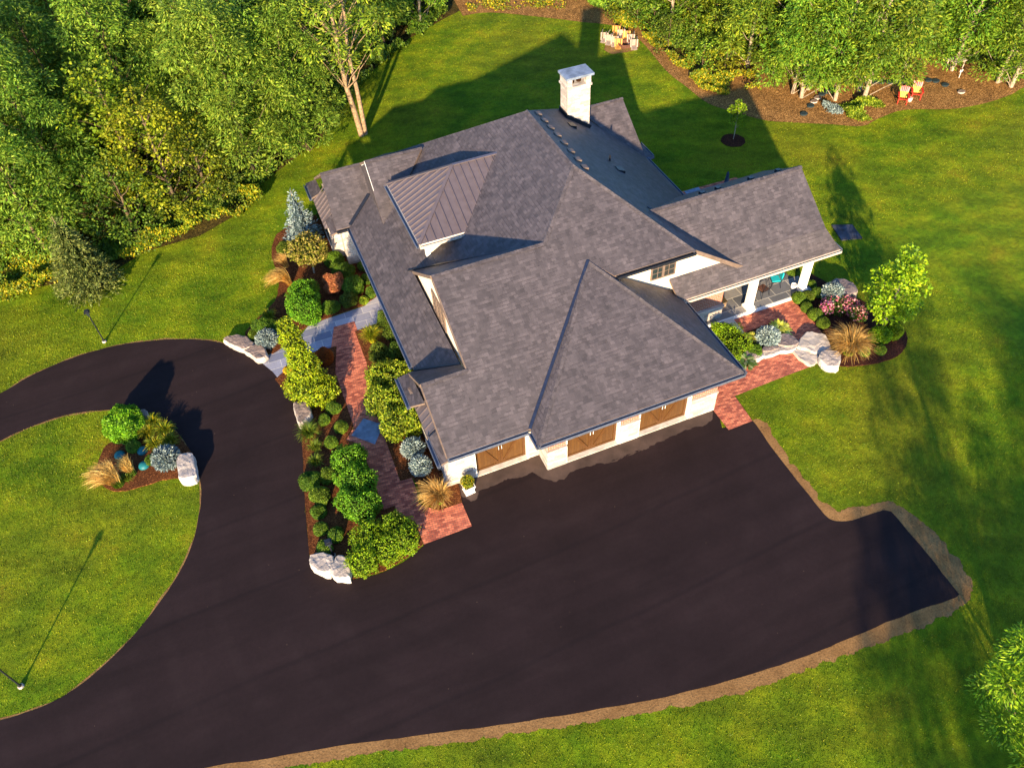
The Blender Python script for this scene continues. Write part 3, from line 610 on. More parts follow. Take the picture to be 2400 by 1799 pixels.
# gutters
def gutter(a, b, mat, n_out, drop=.10):
    a, b = Vector(a), Vector(b); o = Vector(n_out); mb = MB()
    mb.bar(a + o * .02 + Vector((0, 0, -drop)), b + o * .02 + Vector((0, 0, -drop)), .03, .15, up=(0, 0, 1))
    mb.bar(a + o * .09 + Vector((0, 0, -drop - .05)), b + o * .09 + Vector((0, 0, -drop - .05)), .13, .03)
    mb.bar(a + o * .15 + Vector((0, 0, -drop + .01)), b + o * .15 + Vector((0, 0, -drop + .01)), .025, .13)
    return HP(mb, 'gutter', mat)
gutter((-4.3, .26, 2.9), (-.75, .26, 2.9), M['gutter_metal'], (0, -1, 0)); gutter((-.637, -.65, 2.9), (9.08, -.637, 2.9), M['gutter_metal'], (0, -1, 0))
gutter((-.637, .15, 2.9), (-.637, -.76, 2.9), M['gutter_metal'], (-1, 0, 0)); gutter((9.06, -.7, 2.9), (9.06, 4.5, 2.9), M['gutter_metal'], (1, 0, 0))
gutter((-4.054, 5.8, 2.841), (-4.054, 17.0, 2.841), M['gutter_metal'], (-1, 0, 0)); gutter((13.487, 12.2, 2.706), (13.487, 19.7, 2.706), M['gutter_metal'], (1, 0, 0))
gutter((8.9, py0, pz0), (18.05, py0, pz0), M['gutter_cream'], (0, -1, 0)); gutter((13.4, 11.75, pz0), (17.6, 11.75, pz0), M['gutter_metal'], (0, 1, 0))
gutter((18.04, py0, pz0 - .02), (18.04, 5.3, pz0), M['gutter_metal'], (1, 0, 0)); gutter((-1.75, 10.9, e_z), (-1.75, 16.5, e_z), M['gutter_metal'], (-1, 0, 0)); gutter((-1.75, 10.93, e_z), (.62, 10.93, e_z), M['gutter_cream'], (0, -1, 0))
gutter((5.6, 4.934, Cc[2]), (9.63, 4.934, Cc[2]), M['dark_metal'], (0, -1, 0)); gutter((-4.82, 5.6, 2.66), (-4.82, 3.7, 2.68), M['gutter_metal'], (-1, 0, 0)); gutter((-4.62, .2, 2.66), (-4.62, 1.75, 2.68), M['gutter_metal'], (-1, 0, 0))
gutter((-4.78, 17.12, 2.84), (-4.0, 17.12, 2.84), M['dark_metal'], (0, -1, 0)); gutter((13.9, 16.3, 2.7), (13.9, 17.85, 2.7), M['gutter_metal'], (1, 0, 0)); gutter((13.5, 16.3, 2.7), (14.0, 16.3, 2.7), M['gutter_metal'], (0, -1, 0)); gutter((-5.3, 21.0, 2.62), (-5.3, 22.6, 2.62), M['gutter_metal'], (-1, 0, 0))
# rake boards
rk = MB()
rk.bar((9.64, 4.93, Cc[2] - .06), (12.85, 4.93, Ff[2] - .06), .06, .2); HPS(rk, 'rake_board', M['soffit'])
rk = MB(); rk.bar((-2.28, 7.0, 6.36), (-2.28, 3.2, 4.36), .05, .16); rk.bar((-2.28, 7.15, 6.36), (-2.28, 11.0, 3.7), .05, .16); rk.bar((-4.31, 3.1, 4.26), (-4.31, .3, 2.82), .05, .15); HPS(rk, 'rake_board', M['soffit'])
rk = MB(); rk.bar((-4.31, 3.2, 4.26), (-4.31, 5.5, 2.72), .05, .15); HPS(rk, 'rake_board', M['soffit'])
dsp = MB(); dsp.tube([(5.55, 4.8, 5.12), (5.45, 4.75, 5.0), (5.7, 4.9, 4.9), (5.9, 4.6, 4.75)], .05, 8); HP(dsp, 'downspout', M['dark_metal'])
dsp = MB(); dsp.tube([(-3.98, 17.0, 2.8), (-3.8, 17.2, 2.5), (-3.72, 17.3, .2)], .05, 8); HP(dsp, 'downspout', M['copper'])
# chimney
ch = MB(); ch.box(8.9, 17.25, 3.8, 10.25, 18.15, 7.5); chim = HP(ch, 'chimney', M['limestone'])
c2 = MB(); c2.box(8.83, 17.18, 7.5, 10.32, 18.22, 7.62)
for x in (8.88, 9.98): c2.box(x, 17.22, 7.62, x + .28, 17.5, 8.06); c2.box(x, 17.9, 7.62, x + .28, 18.18, 8.06)
c2.box(8.88, 17.5, 7.62, 9.02, 17.9, 8.06)
sub(c2, 'chimney_top', M['limestone'], chim)
sub(MB().prism([(8.78, 17.12), (10.4, 17.12), (10.4, 18.25), (8.78, 18.25)], 8.06, 8.18), 'chimney_cap', M['bluestone'], chim)
fl_ = MB(); 
for x in (9.35, 9.75): fl_.tube([(x, 17.7, 7.6), (x, 17.7, 7.95)], .13, 12)
sub(fl_, 'flue', M['soil_dark'], chim)
fs = MB(); fs.box(8.84, 17.16, 4.6, 10.32, 17.24, 5.0); fs = MB(); fs.bar((8.85, 17.2, dz(8.85) + .08), (10.3, 17.2, dz(10.3) + .08), .05, .26); fs.bar((8.86, 17.2, dz(8.86) + .1), (8.86, 18.2, dz(8.86) + .1), .05, .3)
sub(fs, 'flashing', M['dark_metal'], chim)
# roof vents
def vent(x, y, zf, nx, s=.3):
    z = zf(x) if nx else zf(y); mb = MB(); sl_ = nx
    if nx: mb.prism([(x - s * .5, y - s * .6), (x + s * .6, y - s * .6), (x + s * .6, y + s * .6), (x - s * .5, y + s * .6)], lambda a, b: zf(a) - .02, lambda a, b: zf(a) + (.17 if a > x else .05))
    else: mb.prism([(x - s * .5, y - s * .5), (x + s * .5, y - s * .5), (x + s * .5, y + s * .5), (x - s * .5, y + s * .5)], lambda a, b: zf(b) - .02, lambda a, b: zf(b) + (.17 if b > y else .05))
    return HP(mb, 'roof_vent', M['soffit' if s == .27 else 'dark_metal'])
for a_, b_ in [(1550, 465), (1590, 510), (1630, 555), (1675, 603), (1717, 655), (1762, 708), (1806, 762), (1850, 812)]:
    p = PL(700 + a_ / 2.764, 100 + b_ / 2.764, (.6875, 0, 1), 2.706 + .6875 * 13.487); vent(p[0], p[1], dz, True, .27)
vent(8.66, 16.16, dz, True, .33); vent(9.44, 12.04, dz, True, .36)
HP(MB().tube([(9.3, 12.9, dz(9.3) - .1), (9.3, 12.9, dz(9.3) + .35)], .05, 8), 'vent_pipe', M['dark_metal'])
pb_ = lambda y: pzr - (y - pyr) * (pzr - 4.0) / (10.6 - pyr)
for x in (12.2, 13.1, 15.0, 16.6): vent(x, 8.6, pb_, False, .24)
# walls
wl = MB(); st = MB(); br_ = MB()
gtop = 2.75
# garage front: stone base, brick above; openings left for the doors
def pier(x0, x1, yf, brick=True, d=.45):
    if brick:
        st.box(x0, yf - .04, 0, x1, yf + d, 1.25); st.box(x0 - .03, yf - .08, 1.25, x1 + .03, yf + d, 1.33); br_.box(x0, yf, 1.33, x1, yf + d, gtop)
    else: st.box(x0, yf, 0, x1, yf + d, gtop)
pier(0, .88, 0); pier(3.52, 4.44, 0); pier(7.10, 8.42, 0); pier(-4.0, -3.03, .9, False); pier(-.5, -.0, .9, False)
st.prism([(-4.45, .9), (-4.0, .9), (-4.0, 1.3), (-4.45, 1.3)], 0, lambda x, y: 2.4 if x > -4.2 else .05)     # flared foot of the corner
st.box(-.02, .0, 0, .0, .9, gtop)
br_.box(8.2, .45, 1.33, 8.42, 5.2, gtop); st.box(8.2, .45, 0, 8.46, 5.2, 1.33)
st.box(-4.0, 1.35, 0, -3.75, 5.2, gtop)
st.prism([(-4.32, 1.5), (-3.99, 1.5), (-3.99, 5.1), (-4.32, 5.1)], 0, lambda x, y: 1.0 if x > -4.2 else .5)
HPS(br_, 'brick_wall', M['red_brick']); HPS(st, 'stone_wall', M['limestone'])
cn = MB(); 
for x0, x1, y in ((-3.03, -.5, .9), (.88, 3.52, 0), (4.44, 7.10, 0)): cn.box(x0, y - .02, 0, x1, y + .40, .05)
HPS(cn, 'door_sill', M['concrete'])
hd = MB()
for x0, x1, y in ((-3.03, -.5, .9), (.88, 3.52, 0), (4.44, 7.10, 0)): hd.box(x0, y + .02, 2.48, x1, y + .4, 2.75)
HPS(hd, 'door_header', M['white_paint'])
jb = MB()
for x0, x1, y in ((-3.03, -.5, .9), (.88, 3.52, 0), (4.44, 7.10, 0)): jb.box(x0 + .005, y + .01, .05, x0 + .07, y + .3, 2.48); jb.box(x1 - .07, y + .01, .05, x1 - .005, y + .3, 2.48)
HPS(jb, 'door_jamb', M['white_paint'])
for x0, x1, y in ((-2.96, -.57, .9), (.95, 3.45, 0), (4.51, 7.03, 0)):
    yy = y + .26; dr = MB(); dr.box(x0, yy, .05, x1, yy + .06, 2.48); d_ = HP(dr, 'garage_door', M['door_wood'])
    t_ = MB(); xm = (x0 + x1) / 2
    for a, b in ((x0, x0 + .13), (xm - .12, xm - .005), (xm + .005, xm + .12), (x1 - .13, x1)): t_.box(a, yy - .035, .06, b, yy, 2.47)
    for z in (.06, 1.95, 2.36):
        for a, b in ((x0 + .13, xm - .12), (xm + .12, x1 - .13)): t_.box(a, yy - .033, z, b, yy, z + .11)
    t_.bar((x0 + .15, yy - .02, 1.93), (xm - .14, yy - .02, .2), .04, .12); t_.bar((x1 - .15, yy - .02, 1.93), (xm + .14, yy - .02, .2), .04, .12)
    sub(t_, 'door_frame', M['door_trim'], d_)
    g_ = MB()
    for a, b in ((x0 + .14, xm - .13), (xm + .13, x1 - .14)):
        w3 = (b - a) / 3
        for i in range(3): g_.box(a + i * w3 + .02, yy - .012, 2.08, a + (i + 1) * w3 - .02, yy + .001, 2.34)
    sub(g_, 'window', M['glass'], d_)
    for dx in (-.07, .07): sub(MB().tube([(xm + dx, yy - .05, 1.15), (xm + dx, yy - .1, 1.18), (xm + dx, yy - .1, 1.36), (xm + dx, yy - .05, 1.39)], .014, 6), 'handle', M['white_paint'], d_)
# main body
bd = MB(); bd.box(-3.6, 5.3, 0, -3.35, 22, 2.8); bd.box(-3.35, 21.75, 0, 12.6, 22, 2.7); bd.box(12.35, 11.5, 0, 12.6, 21.75, 2.65); bd.box(-3.35, 5.3, 0, 0, 5.5, 2.8)
bd.box(-4.5, 17.55, 0, -3.7, 22, 2.7); HPS(bd, 'stone_wall', M['limestone'])
# brick room beside the porch
rm = MB(); rm.box(8.42, 5.15, 1.0, 11.9, 5.4, 2.85); rm.box(11.65, 5.4, .2, 11.9, 11.3, 2.85); HPS(rm, 'brick_wall', M['red_brick'])
rs_ = MB(); rs_.box(8.42, 5.05, 0, 11.95, 5.42, .92); rs_.box(8.42, 5.0, .92, 12.0, 5.45, 1.02); HPS(rs_, 'stone_wall', M['limestone'])
# stuccoed upper walls
uw = MB()
uw.prism([(4.9, 5.18), (13.0, 5.18), (13.0, 5.38), (4.9, 5.38)], 2.9, lambda x, y: min(Cc[2] - .12, dz(x) - .12) if x > 9.6 else Cc[2] - .05)
uw = MB(); uw.v = []; 
pts = [(5.2, 3.0), (12.9, 2.9), (9.75, Cc[2] - .13), (5.2, Cc[2] - .13)]
i0 = len(uw.v); uw.v += [(x, 5.2, z) for x, z in pts] + [(x, 5.4, z) for x, z in pts]; uw.f += [[0, 1, 2, 3], [7, 6, 5, 4], [3, 2, 6, 7], [1, 5, 6, 2], [0, 3, 7, 4]]; uw.m += [0] * 5
gw = HP(uw, 'gable_wall', M['stucco'])
lw = MB(); pts = [(3.4, fz(3.4) - .14), (7.094, 6.479 - .12), (11.0, mz(-2.26) - .1), (11.0, 3.3), (3.4, 3.3)]
lw.v = [(-2.12, y, z) for y, z in pts] + [(-1.95, y, z) for y, z in pts]; lw.f = [[0, 1, 2, 3, 4], [9, 8, 7, 6, 5]] + [[a, a + 5, (a + 1) % 5 + 5, (a + 1) % 5] for a in range(5)]; lw.m = [0] * 7
HP(lw, 'gable_wall', M['stucco'])
def window(axis, c, a0, a1, z0, z1, mu=2, mv=3, sash=2):
    f = MB(); g_ = MB()
    P = (lambda a, z, o: (a, c - o, z)) if axis == 'y' else (lambda a, z, o: (c - o, a, z))
    def bx(a, b, zz0, zz1, o0, o1, mb):
        p, q = P(a, zz0, o0), P(b, zz1, o1); mb.box(min(p[0], q[0]), min(p[1], q[1]), zz0, max(p[0], q[0]), max(p[1], q[1]), zz1)
    bx(a0, a1, z0, z1, .0, .03, g_); T = .07
    bx(a0 - T, a0, z0 - T, z1 + T, 0, .07, f); bx(a1, a1 + T, z0 - T, z1 + T, 0, .07, f); bx(a0, a1, z0 - T, z0, 0, .071, f); bx(a0, a1, z1, z1 + T, 0, .071, f)
    W_ = (a1 - a0) / sash
    for s_ in range(sash):
        if s_: bx(a0 + s_ * W_ - .06, a0 + s_ * W_ + .06, z0, z1, 0, .068, f)
        for u in range(1, mu): bx(a0 + s_ * W_ + u * W_ / mu - .013, a0 + s_ * W_ + u * W_ / mu + .013, z0, z1, 0, .05, f)
    for v in range(1, mv): bx(a0, a1, z0 + v * (z1 - z0) / mv - .013, z0 + v * (z1 - z0) / mv + .013, 0, .052, f)
    wo_ = HP(f, 'window', M['soffit']); sub(g_, 'pane', M['glass'], wo_)
window('y', 5.2, 7.62, 8.78, 4.18, 5.05, 2, 3, 2)
window('x', -2.12, 6.3, 7.9, 3.85, 4.95, 2, 3, 3)
# porch
pf = MB(); pf.box(11.9, 4.82, 0, 17.35, 11.3, .215); pf.box(9.0, 4.82, 0, 11.9, 5.0, .215); HP(pf, 'porch_floor', M['porch_slate'])
HP(MB().box(11.0, 4.74, .02, 17.37, 4.82, .20), 'porch_edge', M['white_paint'])
for (x, y) in ((13.6, 5.08), (16.85, 5.08), (13.6, 11.0), (16.85, 11.0)):
    c_ = MB(); c_.box(x - .16, y - .16, .4, x + .16, y + .16, 2.75); co = HP(c_, 'porch_column', M['white_paint'])
    sub(MB().prism([(x - .24, y - .24), (x + .24, y - .24), (x + .24, y + .24), (x - .24, y + .24)], .215, .34).box(x - .2, y - .2, .34, x + .2, y + .2, .4), 'column_base', M['white_paint'], co)
bm_ = MB(); bm_.box(11.95, 4.95, 2.6, 17.1, 5.2, 2.85); bm_.box(16.75, 5.2, 2.6, 17.05, 11, 2.85); HPS(bm_, 'porch_beam', M['white_paint'])
sheet('stone_step', SITE([(765, 700), (850, 665), (945, 780), (930, 790), (860, 730)], 1400, 500, 2.764), .16, M['concrete'], th=.15)

# ================================================================= PLANTS
def unit(a): return a / (np.linalg.norm(a, axis=-1, keepdims=True) + 1e-9)
def nz(P, sc, seed=0): return np.array([noise.noise(Vector((p[0] * sc + seed, p[1] * sc, p[2] * sc))) for p in P])
def leafq(P, A, N, L, W, fold=.25):
    """one pointed leaf (a folded rhombus) per row: base P, axis A, normal N, length L, width W"""
    A = unit(A); T = unit(np.cross(N, A)); Nn = np.cross(A, T); L = L[:, None] if hasattr(L, 'shape') and L.ndim == 1 else L; W = W[:, None] if hasattr(W, 'shape') and W.ndim == 1 else W
    V = np.stack([P, P + A * L * .45 + T * W / 2 + Nn * W * fold, P + A * L, P + A * L * .45 - T * W / 2 + Nn * W * fold], 1).reshape(-1, 3)
    F = np.arange(len(V)).reshape(-1, 4); return V, F
def join(*parts):
    Vs, Fs, Ms, o = [], [], [], 0
    for V, F, m in parts: Vs.append(V); Fs.append(F + o); Ms.append(np.full(len(F), m)); o += len(V)
    return np.concatenate(Vs), np.concatenate(Fs), np.concatenate(Ms)
def mbq(mb):
    """an MB of quads as arrays"""
    return np.array(mb.v), np.array([f if len(f) == 4 else (f + [f[-1]])[:4] for f in mb.f if len(f) in (3, 4)])
def sphq(c, r, n=10, m=6, seed=0):
    V = []; F = []
    for i in range(m + 1):
        ph = math.pi * i / m
        for j in range(n):
            t = 2 * math.pi * j / n; V.append((c[0] + r[0] * math.sin(ph) * math.cos(t), c[1] + r[1] * math.sin(ph) * math.sin(t), c[2] + r[2] * math.cos(ph)))
    for i in range(m):
        for j in range(n): q = (j + 1) % n; F.append((i * n + j, (i + 1) * n + j, (i + 1) * n + q, i * n + q))
    return np.array(V, float), np.array(F)
def shell(ells, n, L, W, up=.25, lump=.16, lsc=2.2, core=.78, jit=.6, out=.55, seed=0, depth=.22):
    """leaves over the joined skins of several ellipsoids (x,y,z,rx,ry,rz), a dark core inside"""
    r_ = np.random.default_rng(seed); area = np.array([e[3] * e[4] + e[4] * e[5] + e[3] * e[5] for e in ells]); cnt = (n * area / area.sum()).astype(int); parts = []
    for k_, (e, c) in enumerate(zip(ells, cnt)):
        d = unit(r_.normal(size=(c, 3))); C_ = np.array(e[:3]); R_ = np.array(e[3:]); lm = 1 + lump * nz(d * R_, lsc, seed * 3.1 + k_) * 2.0
        P = C_ + d * R_ * (lm * (1 - depth * r_.random(c) ** 1.5))[:, None]; keep = P[:, 2] > .02
        for j, e2 in enumerate(ells):
            if j != k_: keep &= (((P - np.array(e2[:3])) / (np.array(e2[3:]) * .82)) ** 2).sum(1) > 1
        d = unit(d / R_); P, d = P[keep], d[keep]; m = len(P)
        N = unit(d + r_.normal(size=(m, 3)) * jit + np.array([0, 0, up])); A = unit(d * out + r_.normal(size=(m, 3)) * .8)
        V, F = leafq(P, A, N, L * (.6 + .8 * r_.random(m)), W * (.6 + .8 * r_.random(m))); parts.append((V, F, 0))
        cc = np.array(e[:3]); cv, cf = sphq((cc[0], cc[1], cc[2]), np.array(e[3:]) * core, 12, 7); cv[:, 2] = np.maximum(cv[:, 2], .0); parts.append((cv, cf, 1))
    return join(*parts)
def bush(name, label, cat, px, py, zc, ells, n, leaf, L=.09, W=.06, group=None, core='core', seed=None, **kw):
    p = G(px, py, zc); seed = seed if seed is not None else int(px * 7 + py)
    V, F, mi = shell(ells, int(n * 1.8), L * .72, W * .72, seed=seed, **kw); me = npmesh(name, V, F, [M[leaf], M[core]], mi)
    o = link(name, me); o.location = (p[0], p[1], .03); tag(o, label, cat, group); return o
def PXE(L, ox, oy, s, x0, y0, zc, h):
    """ellipsoids from survey points: (x, y, r_px)"""
    b = G(x0, y0, zc); out = []
    for q in L:
        x, y, r = q[:3]; hh = q[3] if len(q) > 3 else h; z = hh * .5; p = G(ox + x / s, oy + y / s, z); sc_ = FP / np.linalg.norm(p - CAM); rr = r / s / sc_
        out.append((p[0] - b[0], p[1] - b[1], z, rr, rr, hh * .5))
    return out
def ball(name, label, cat, x, y, r, ox, oy, s, leaf, group=None, L=.07, W=.05, sq=.85, dens=1.0, **kw):
    z = .28; p = G(ox + x / s, oy + y / s, z); rr = r / s / (FP / np.linalg.norm(p - CAM))
    n = int(2600 * rr * rr * 12 * dens * (.07 / L) ** 1.2) + 150
    return bush(name, label, cat, ox + x / s, oy + y / s, z, [(0, 0, rr * sq * .8, rr, rr, rr * sq)], n, leaf, L, W, group, **kw)

# --- needle globes (dwarf blue spruce)
def globe(label, x, y, r, ox, oy, s, group=None, seed=0):
    z = .35; p = G(ox + x / s, oy + y / s, z); rr = r / s / (FP / np.linalg.norm(p - CAM)); r_ = np.random.default_rng(seed); n = int(2600 * (rr / .5) ** 2)
    d = unit(r_.normal(size=(n, 3))); d = d[d[:, 2] > -.55]; n = len(d); tw = (d * 9).round() + nz(d, 4, seed)[:, None]
    P = d * np.array([rr, rr, rr * .8]) * (.62 + .28 * r_.random(n))[:, None] * (1 + .12 * nz(d, 3.5, seed))[:, None] + np.array([0, 0, rr * .66])
    V, F = leafq(P, unit(d + r_.normal(size=(n, 3)) * .45 + np.array([0, 0, .25])), unit(r_.normal(size=(n, 3))), .13 * (.6 + .8 * r_.random(n)), .035 * (1 + r_.random(n)))
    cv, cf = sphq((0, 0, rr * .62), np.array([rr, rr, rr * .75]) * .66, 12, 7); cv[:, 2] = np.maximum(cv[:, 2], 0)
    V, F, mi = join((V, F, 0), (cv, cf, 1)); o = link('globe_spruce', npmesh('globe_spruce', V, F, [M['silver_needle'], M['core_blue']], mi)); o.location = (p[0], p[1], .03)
    return tag(o, label, 'shrub', group)

# --- tussocks of blades
def tuss(name, label, cat, px, py, h, spread, n, leaf, w=.018, lean=(0, 0), group=None, seed=0, base_leaf=None, arch=1.0, r0=.16):
    b = G(px, py, 0); r_ = np.random.default_rng(seed + int(px)); t = r_.random(n) * 2 * math.pi; rr = r0 * np.sqrt(r_.random(n)); P0 = np.stack([rr * np.cos(t), rr * np.sin(t), np.zeros(n)], 1)
    t2 = t + r_.normal(size=n) * .5; s_ = spread * (.15 + .85 * r_.random(n)); hh = h * (.6 + .5 * r_.random(n)); dr = np.stack([np.cos(t2) * s_ + lean[0] * (.5 + r_.random(n)), np.sin(t2) * s_ + lean[1] * (.5 + r_.random(n)), np.zeros(n)], 1)
    K = 5; rows = []; side = unit(np.cross(dr + 1e-4, [0, 0, 1])) + r_.normal(size=(n, 3)) * .4
    for k_ in range(K):
        u = k_ / (K - 1); c = P0 + dr * (u ** 1.7) ; c[:, 2] = hh * (1 - (1 - u) ** 1.5) - arch * .45 * np.linalg.norm(dr, axis=1) * u ** 3; ww = w * (1 - u * .75) * (.7 + .6 * r_.random(n)); rows += [c - side * ww[:, None] / 2, c + side * ww[:, None] / 2]
    V = np.stack(rows, 1).reshape(-1, 3); V[:, 2] = np.maximum(V[:, 2], .02); F = []
    base = np.arange(n)[:, None] * (2 * K)
    F = np.concatenate([base + np.array([2 * q, 2 * q + 1, 2 * q + 3, 2 * q + 2]) for q in range(K - 1)]); mi = np.concatenate([np.full(n, 1 if (q < 1 and base_leaf) else 0) for q in range(K - 1)])
    o = link(name, npmesh(name, V, F, [M[leaf], M[base_leaf or leaf]], mi)); o.location = (b[0], b[1], .03); return tag(o, label, cat, group)
def hosta(label, px, py, r, leaf, seed=0):
    b = G(px, py, 0); r_ = np.random.default_rng(seed); n = 90; t = r_.random(n) * 6.283; e = r_.random(n); d = np.stack([np.cos(t), np.sin(t), .35 + .7 * (1 - e)], 1)
    P = np.stack([np.cos(t) * e * r * .55, np.sin(t) * e * r * .55, .12 + .2 * (1 - e)], 1); V, F = leafq(P, d * np.array([1, 1, .5]) - np.array([0, 0, .25]), np.tile([0, 0, 1.], (n, 1)) + d * .3, r * (.45 + .25 * r_.random(n)), r * .26 * (.7 + .6 * r_.random(n)), -.15)
    o = link('hosta', npmesh('hosta', V, F, [M[leaf]])); o.location = (b[0], b[1], .03); return tag(o, label, 'plant')

Z6 = (650, 850, 3.014); Z5 = (500, 400, 3.317); Z4 = (1400, 500, 2.764); ZD = (200, 950, 7.373)
# ---- bed between the driveway and the brick path
tall = bush('columnar_shrub', 'tall yellow-green leafy columnar shrub beside the slate path', 'shrub', 735, 930, 0, [(0, 0, .75, 1.0, 1.0, .85), (-.45, .35, .7, .7, .7, .7), (.35, -.3, .6, .85, .8, .65), (0, 0, 2.0, .66, .66, .9), (-.05, .05, 3.0, .58, .58, .9), (-.1, .05, 3.9, .50, .50, .8), (-.12, .05, 4.6, .36, .36, .6)], 9500, 'ivy', .12, .085, lump=.25, lsc=3.5)
bush('leafy_shrub', 'long bright green shrub in the mulch left of the brick path', 'shrub', 834, 1135, 0, PXE([(520, 700, 115), (560, 850, 140), (600, 1010, 120), (490, 985, 75), (560, 640, 60, 1.0)], *Z6, 834, 1135, 0, 1.5), 9000, 'bright_leaf', .10, .07, lump=.2)
bush('leafy_shrub', 'broad yellow-green shrub at the corner where the brick path meets the driveway', 'shrub', 900, 1260, 0, PXE([(610, 1400, 110), (660, 1240, 125), (850, 1180, 120), (770, 1310, 115), (900, 1260, 85)], *Z6, 900, 1260, 0, 1.3), 8500, 'maple_leaf', .10, .07, lump=.22, lsc=3)
bush('hydrangea_shrub', 'large pale green and yellow shrub against the garage side wall', 'shrub', 930, 950, 0, PXE([(740, 110, 110), (860, 120, 125), (720, 275, 95), (850, 290, 140), (840, 440, 110), (940, 410, 90)], *Z6, 930, 950, 0, 1.6), 10000, 'hydrangea', .13, .095, lump=.2, lsc=3)
BOX = [(400, 305, 46, 'small round boxwood just right of the tall columnar shrub foot'), (330, 388, 40, 'small round boxwood above the fountain grass by the driveway'), (445, 440, 46, 'round boxwood beside the brick path above the slate inset'), (380, 550, 46, 'round boxwood left of the slate inset corner'),
       (235, 825, 62, 'loose dark shrub touching the driveway edge'), (350, 790, 48, 'dark shrub tucked against the long bright shrub'), (305, 945, 58, 'loose green shrub below the loose dark driveway shrub'), (292, 1045, 50, 'round boxwood midway down the driveway bed'),
       (305, 1165, 46, 'round boxwood above left of the small lamp post'), (412, 1208, 50, 'round boxwood to the right of the small lamp post head'), (335, 1305, 52, 'round boxwood behind the two pale boulders')]
for i, (x, y, r, lb_) in enumerate(BOX): ball('boxwood', lb_, 'shrub', x, y + 6, r, *Z6, 'boxwood' if i != 4 else 'dark_leaf', 'low shrubs in the driveway bed', .06, .045, lump=.2 if i not in (4, 5, 6) else .35)
tuss('fountain_grass', 'green fountain grass below the single pale boulder', 'ornamental grass', *[Z6[0] + 230 / 3.014, Z6[1] + 520 / 3.014], .75, .62, 420, 'green_blade', .022, seed=1)
tuss('fountain_grass', 'small green grass tuft between boxwoods, first below the fountain grass', 'ornamental grass', Z6[0] + 275 / 3.014, Z6[1] + 615 / 3.014, .5, .36, 220, 'green_blade', .02, seed=2)
tuss('fountain_grass', 'small green grass tuft above the loose dark driveway shrub', 'ornamental grass', Z6[0] + 278 / 3.014, Z6[1] + 715 / 3.014, .5, .4, 240, 'green_blade', .02, seed=3)
ball('red_maple_shrub', 'small red-orange dwarf maple beside the brick path', 'shrub', 860, 1455, 68, *Z5, 'red_maple', None, .06, .03, 1.0)
ball('yellow_mum', 'small ball of yellow flowers by the slate path', 'flower', 570, 1535, 32, *Z5, 'yellow_mum', None, .05, .04)
globe('upper silver-blue globe spruce beside the garage side wall', 958, 605, 82, *Z6, 'pair of globe spruces', 4); globe('lower silver-blue globe spruce beside the garage side wall', 1010, 730, 78, *Z6, 'pair of globe spruces', 5)
tuss('tan_grass', 'large tan feather grass at the front corner of the garage', 'ornamental grass', Z6[0] + 1150 / 3.014, Z6[1] + 985 / 3.014, 1.15, .85, 900, 'tan_grass', .022, (-.25, .1), base_leaf='green_blade', seed=6)
tuss('fountain_grass', 'bright green fountain grass below the slate path end', 'ornamental grass', Z5[0] + 1240 / 3.317, Z5[1] + 1330 / 3.317, .95, .62, 520, 'daylily', .024, seed=7)
for x, y, r, h, lb_ in ((1330, 1160, 50, 1.2, 'dark green yew against the house wall beside the slate path end'), (1410, 1290, 70, 1.3, 'tall dark green yew against the house wall under the long gutter'), (1290, 1430, 85, .9, 'dark green low shrub between the fountain grass and the large hydrangea'), (1440, 1430, 70, 1.2, 'dark green yew above the large hydrangea beside the wall')):
    bush('yew_shrub', lb_, 'shrub', Z5[0] + x / 3.317, Z5[1] + y / 3.317, h * .5, PXE([(x, y, r)], *Z5, Z5[0] + x / 3.317, Z5[1] + y / 3.317, h * .5, h), 2200, 'dark_leaf', .08, .045, 'yews along the house wall', lump=.3)
# ---- bed C, by the front walk
def spruce(label, px, py, H, R_, leaf, core, seed=0, name='blue_spruce'):
    b = G(px, py, 0); r_ = np.random.default_rng(seed); root = thing(name, label, 'tree', (b[0], b[1], 0)); Ps, As, Ns, Ls = [], [], [], []
    for z in np.arange(.15, H * .97, .17):
        rad = R_ * (1 - z / H) ** .85 + .05; nb = max(5, int(rad * 15)); a0 = r_.random() * 6.28
        for q in range(nb):
            a = a0 + 6.283 * q / nb + r_.normal() * .12; br_l = rad * (.8 + .3 * r_.random()); m = max(4, int(br_l * 26)); u = np.sort(r_.random(m)) ** .7; d = np.array([math.cos(a), math.sin(a), 0])
            P = d * (u * br_l)[:, None] + np.array([0, 0, z]) + np.array([0, 0, -.12]) * (u[:, None] ** 2) * br_l + np.array([0, 0, .06]) * (u[:, None] ** 4); P += r_.normal(size=(m, 3)) * .035
            Ps.append(P); As.append(d + r_.normal(size=(m, 3)) * .55 + np.array([0, 0, .15])); Ns.append(np.array([0, 0, 1]) + r_.normal(size=(m, 3)) * .5); Ls.append(.12 + .1 * r_.random(m))
    for z in np.linspace(H * .93, H * 1.02, 14): Ps.append(np.array([[0, 0, z]])); As.append(r_.normal(size=(1, 3)) * .4 + [0, 0, 1]); Ns.append(r_.normal(size=(1, 3))); Ls.append(np.array([.12]))
    P, A_, N, L = map(np.concatenate, (Ps, As, Ns, Ls)); V, F = leafq(P, A_, N, L, L * .33)
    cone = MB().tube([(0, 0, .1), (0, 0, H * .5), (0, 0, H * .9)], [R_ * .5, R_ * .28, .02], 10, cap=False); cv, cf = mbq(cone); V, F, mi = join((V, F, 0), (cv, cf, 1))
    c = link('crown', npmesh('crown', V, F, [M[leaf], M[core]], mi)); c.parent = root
    t_ = MB().tube([(0, 0, 0), (0, 0, H)], [.09, .015], 7).build('trunk', M['bark']); t_.parent = root; return root
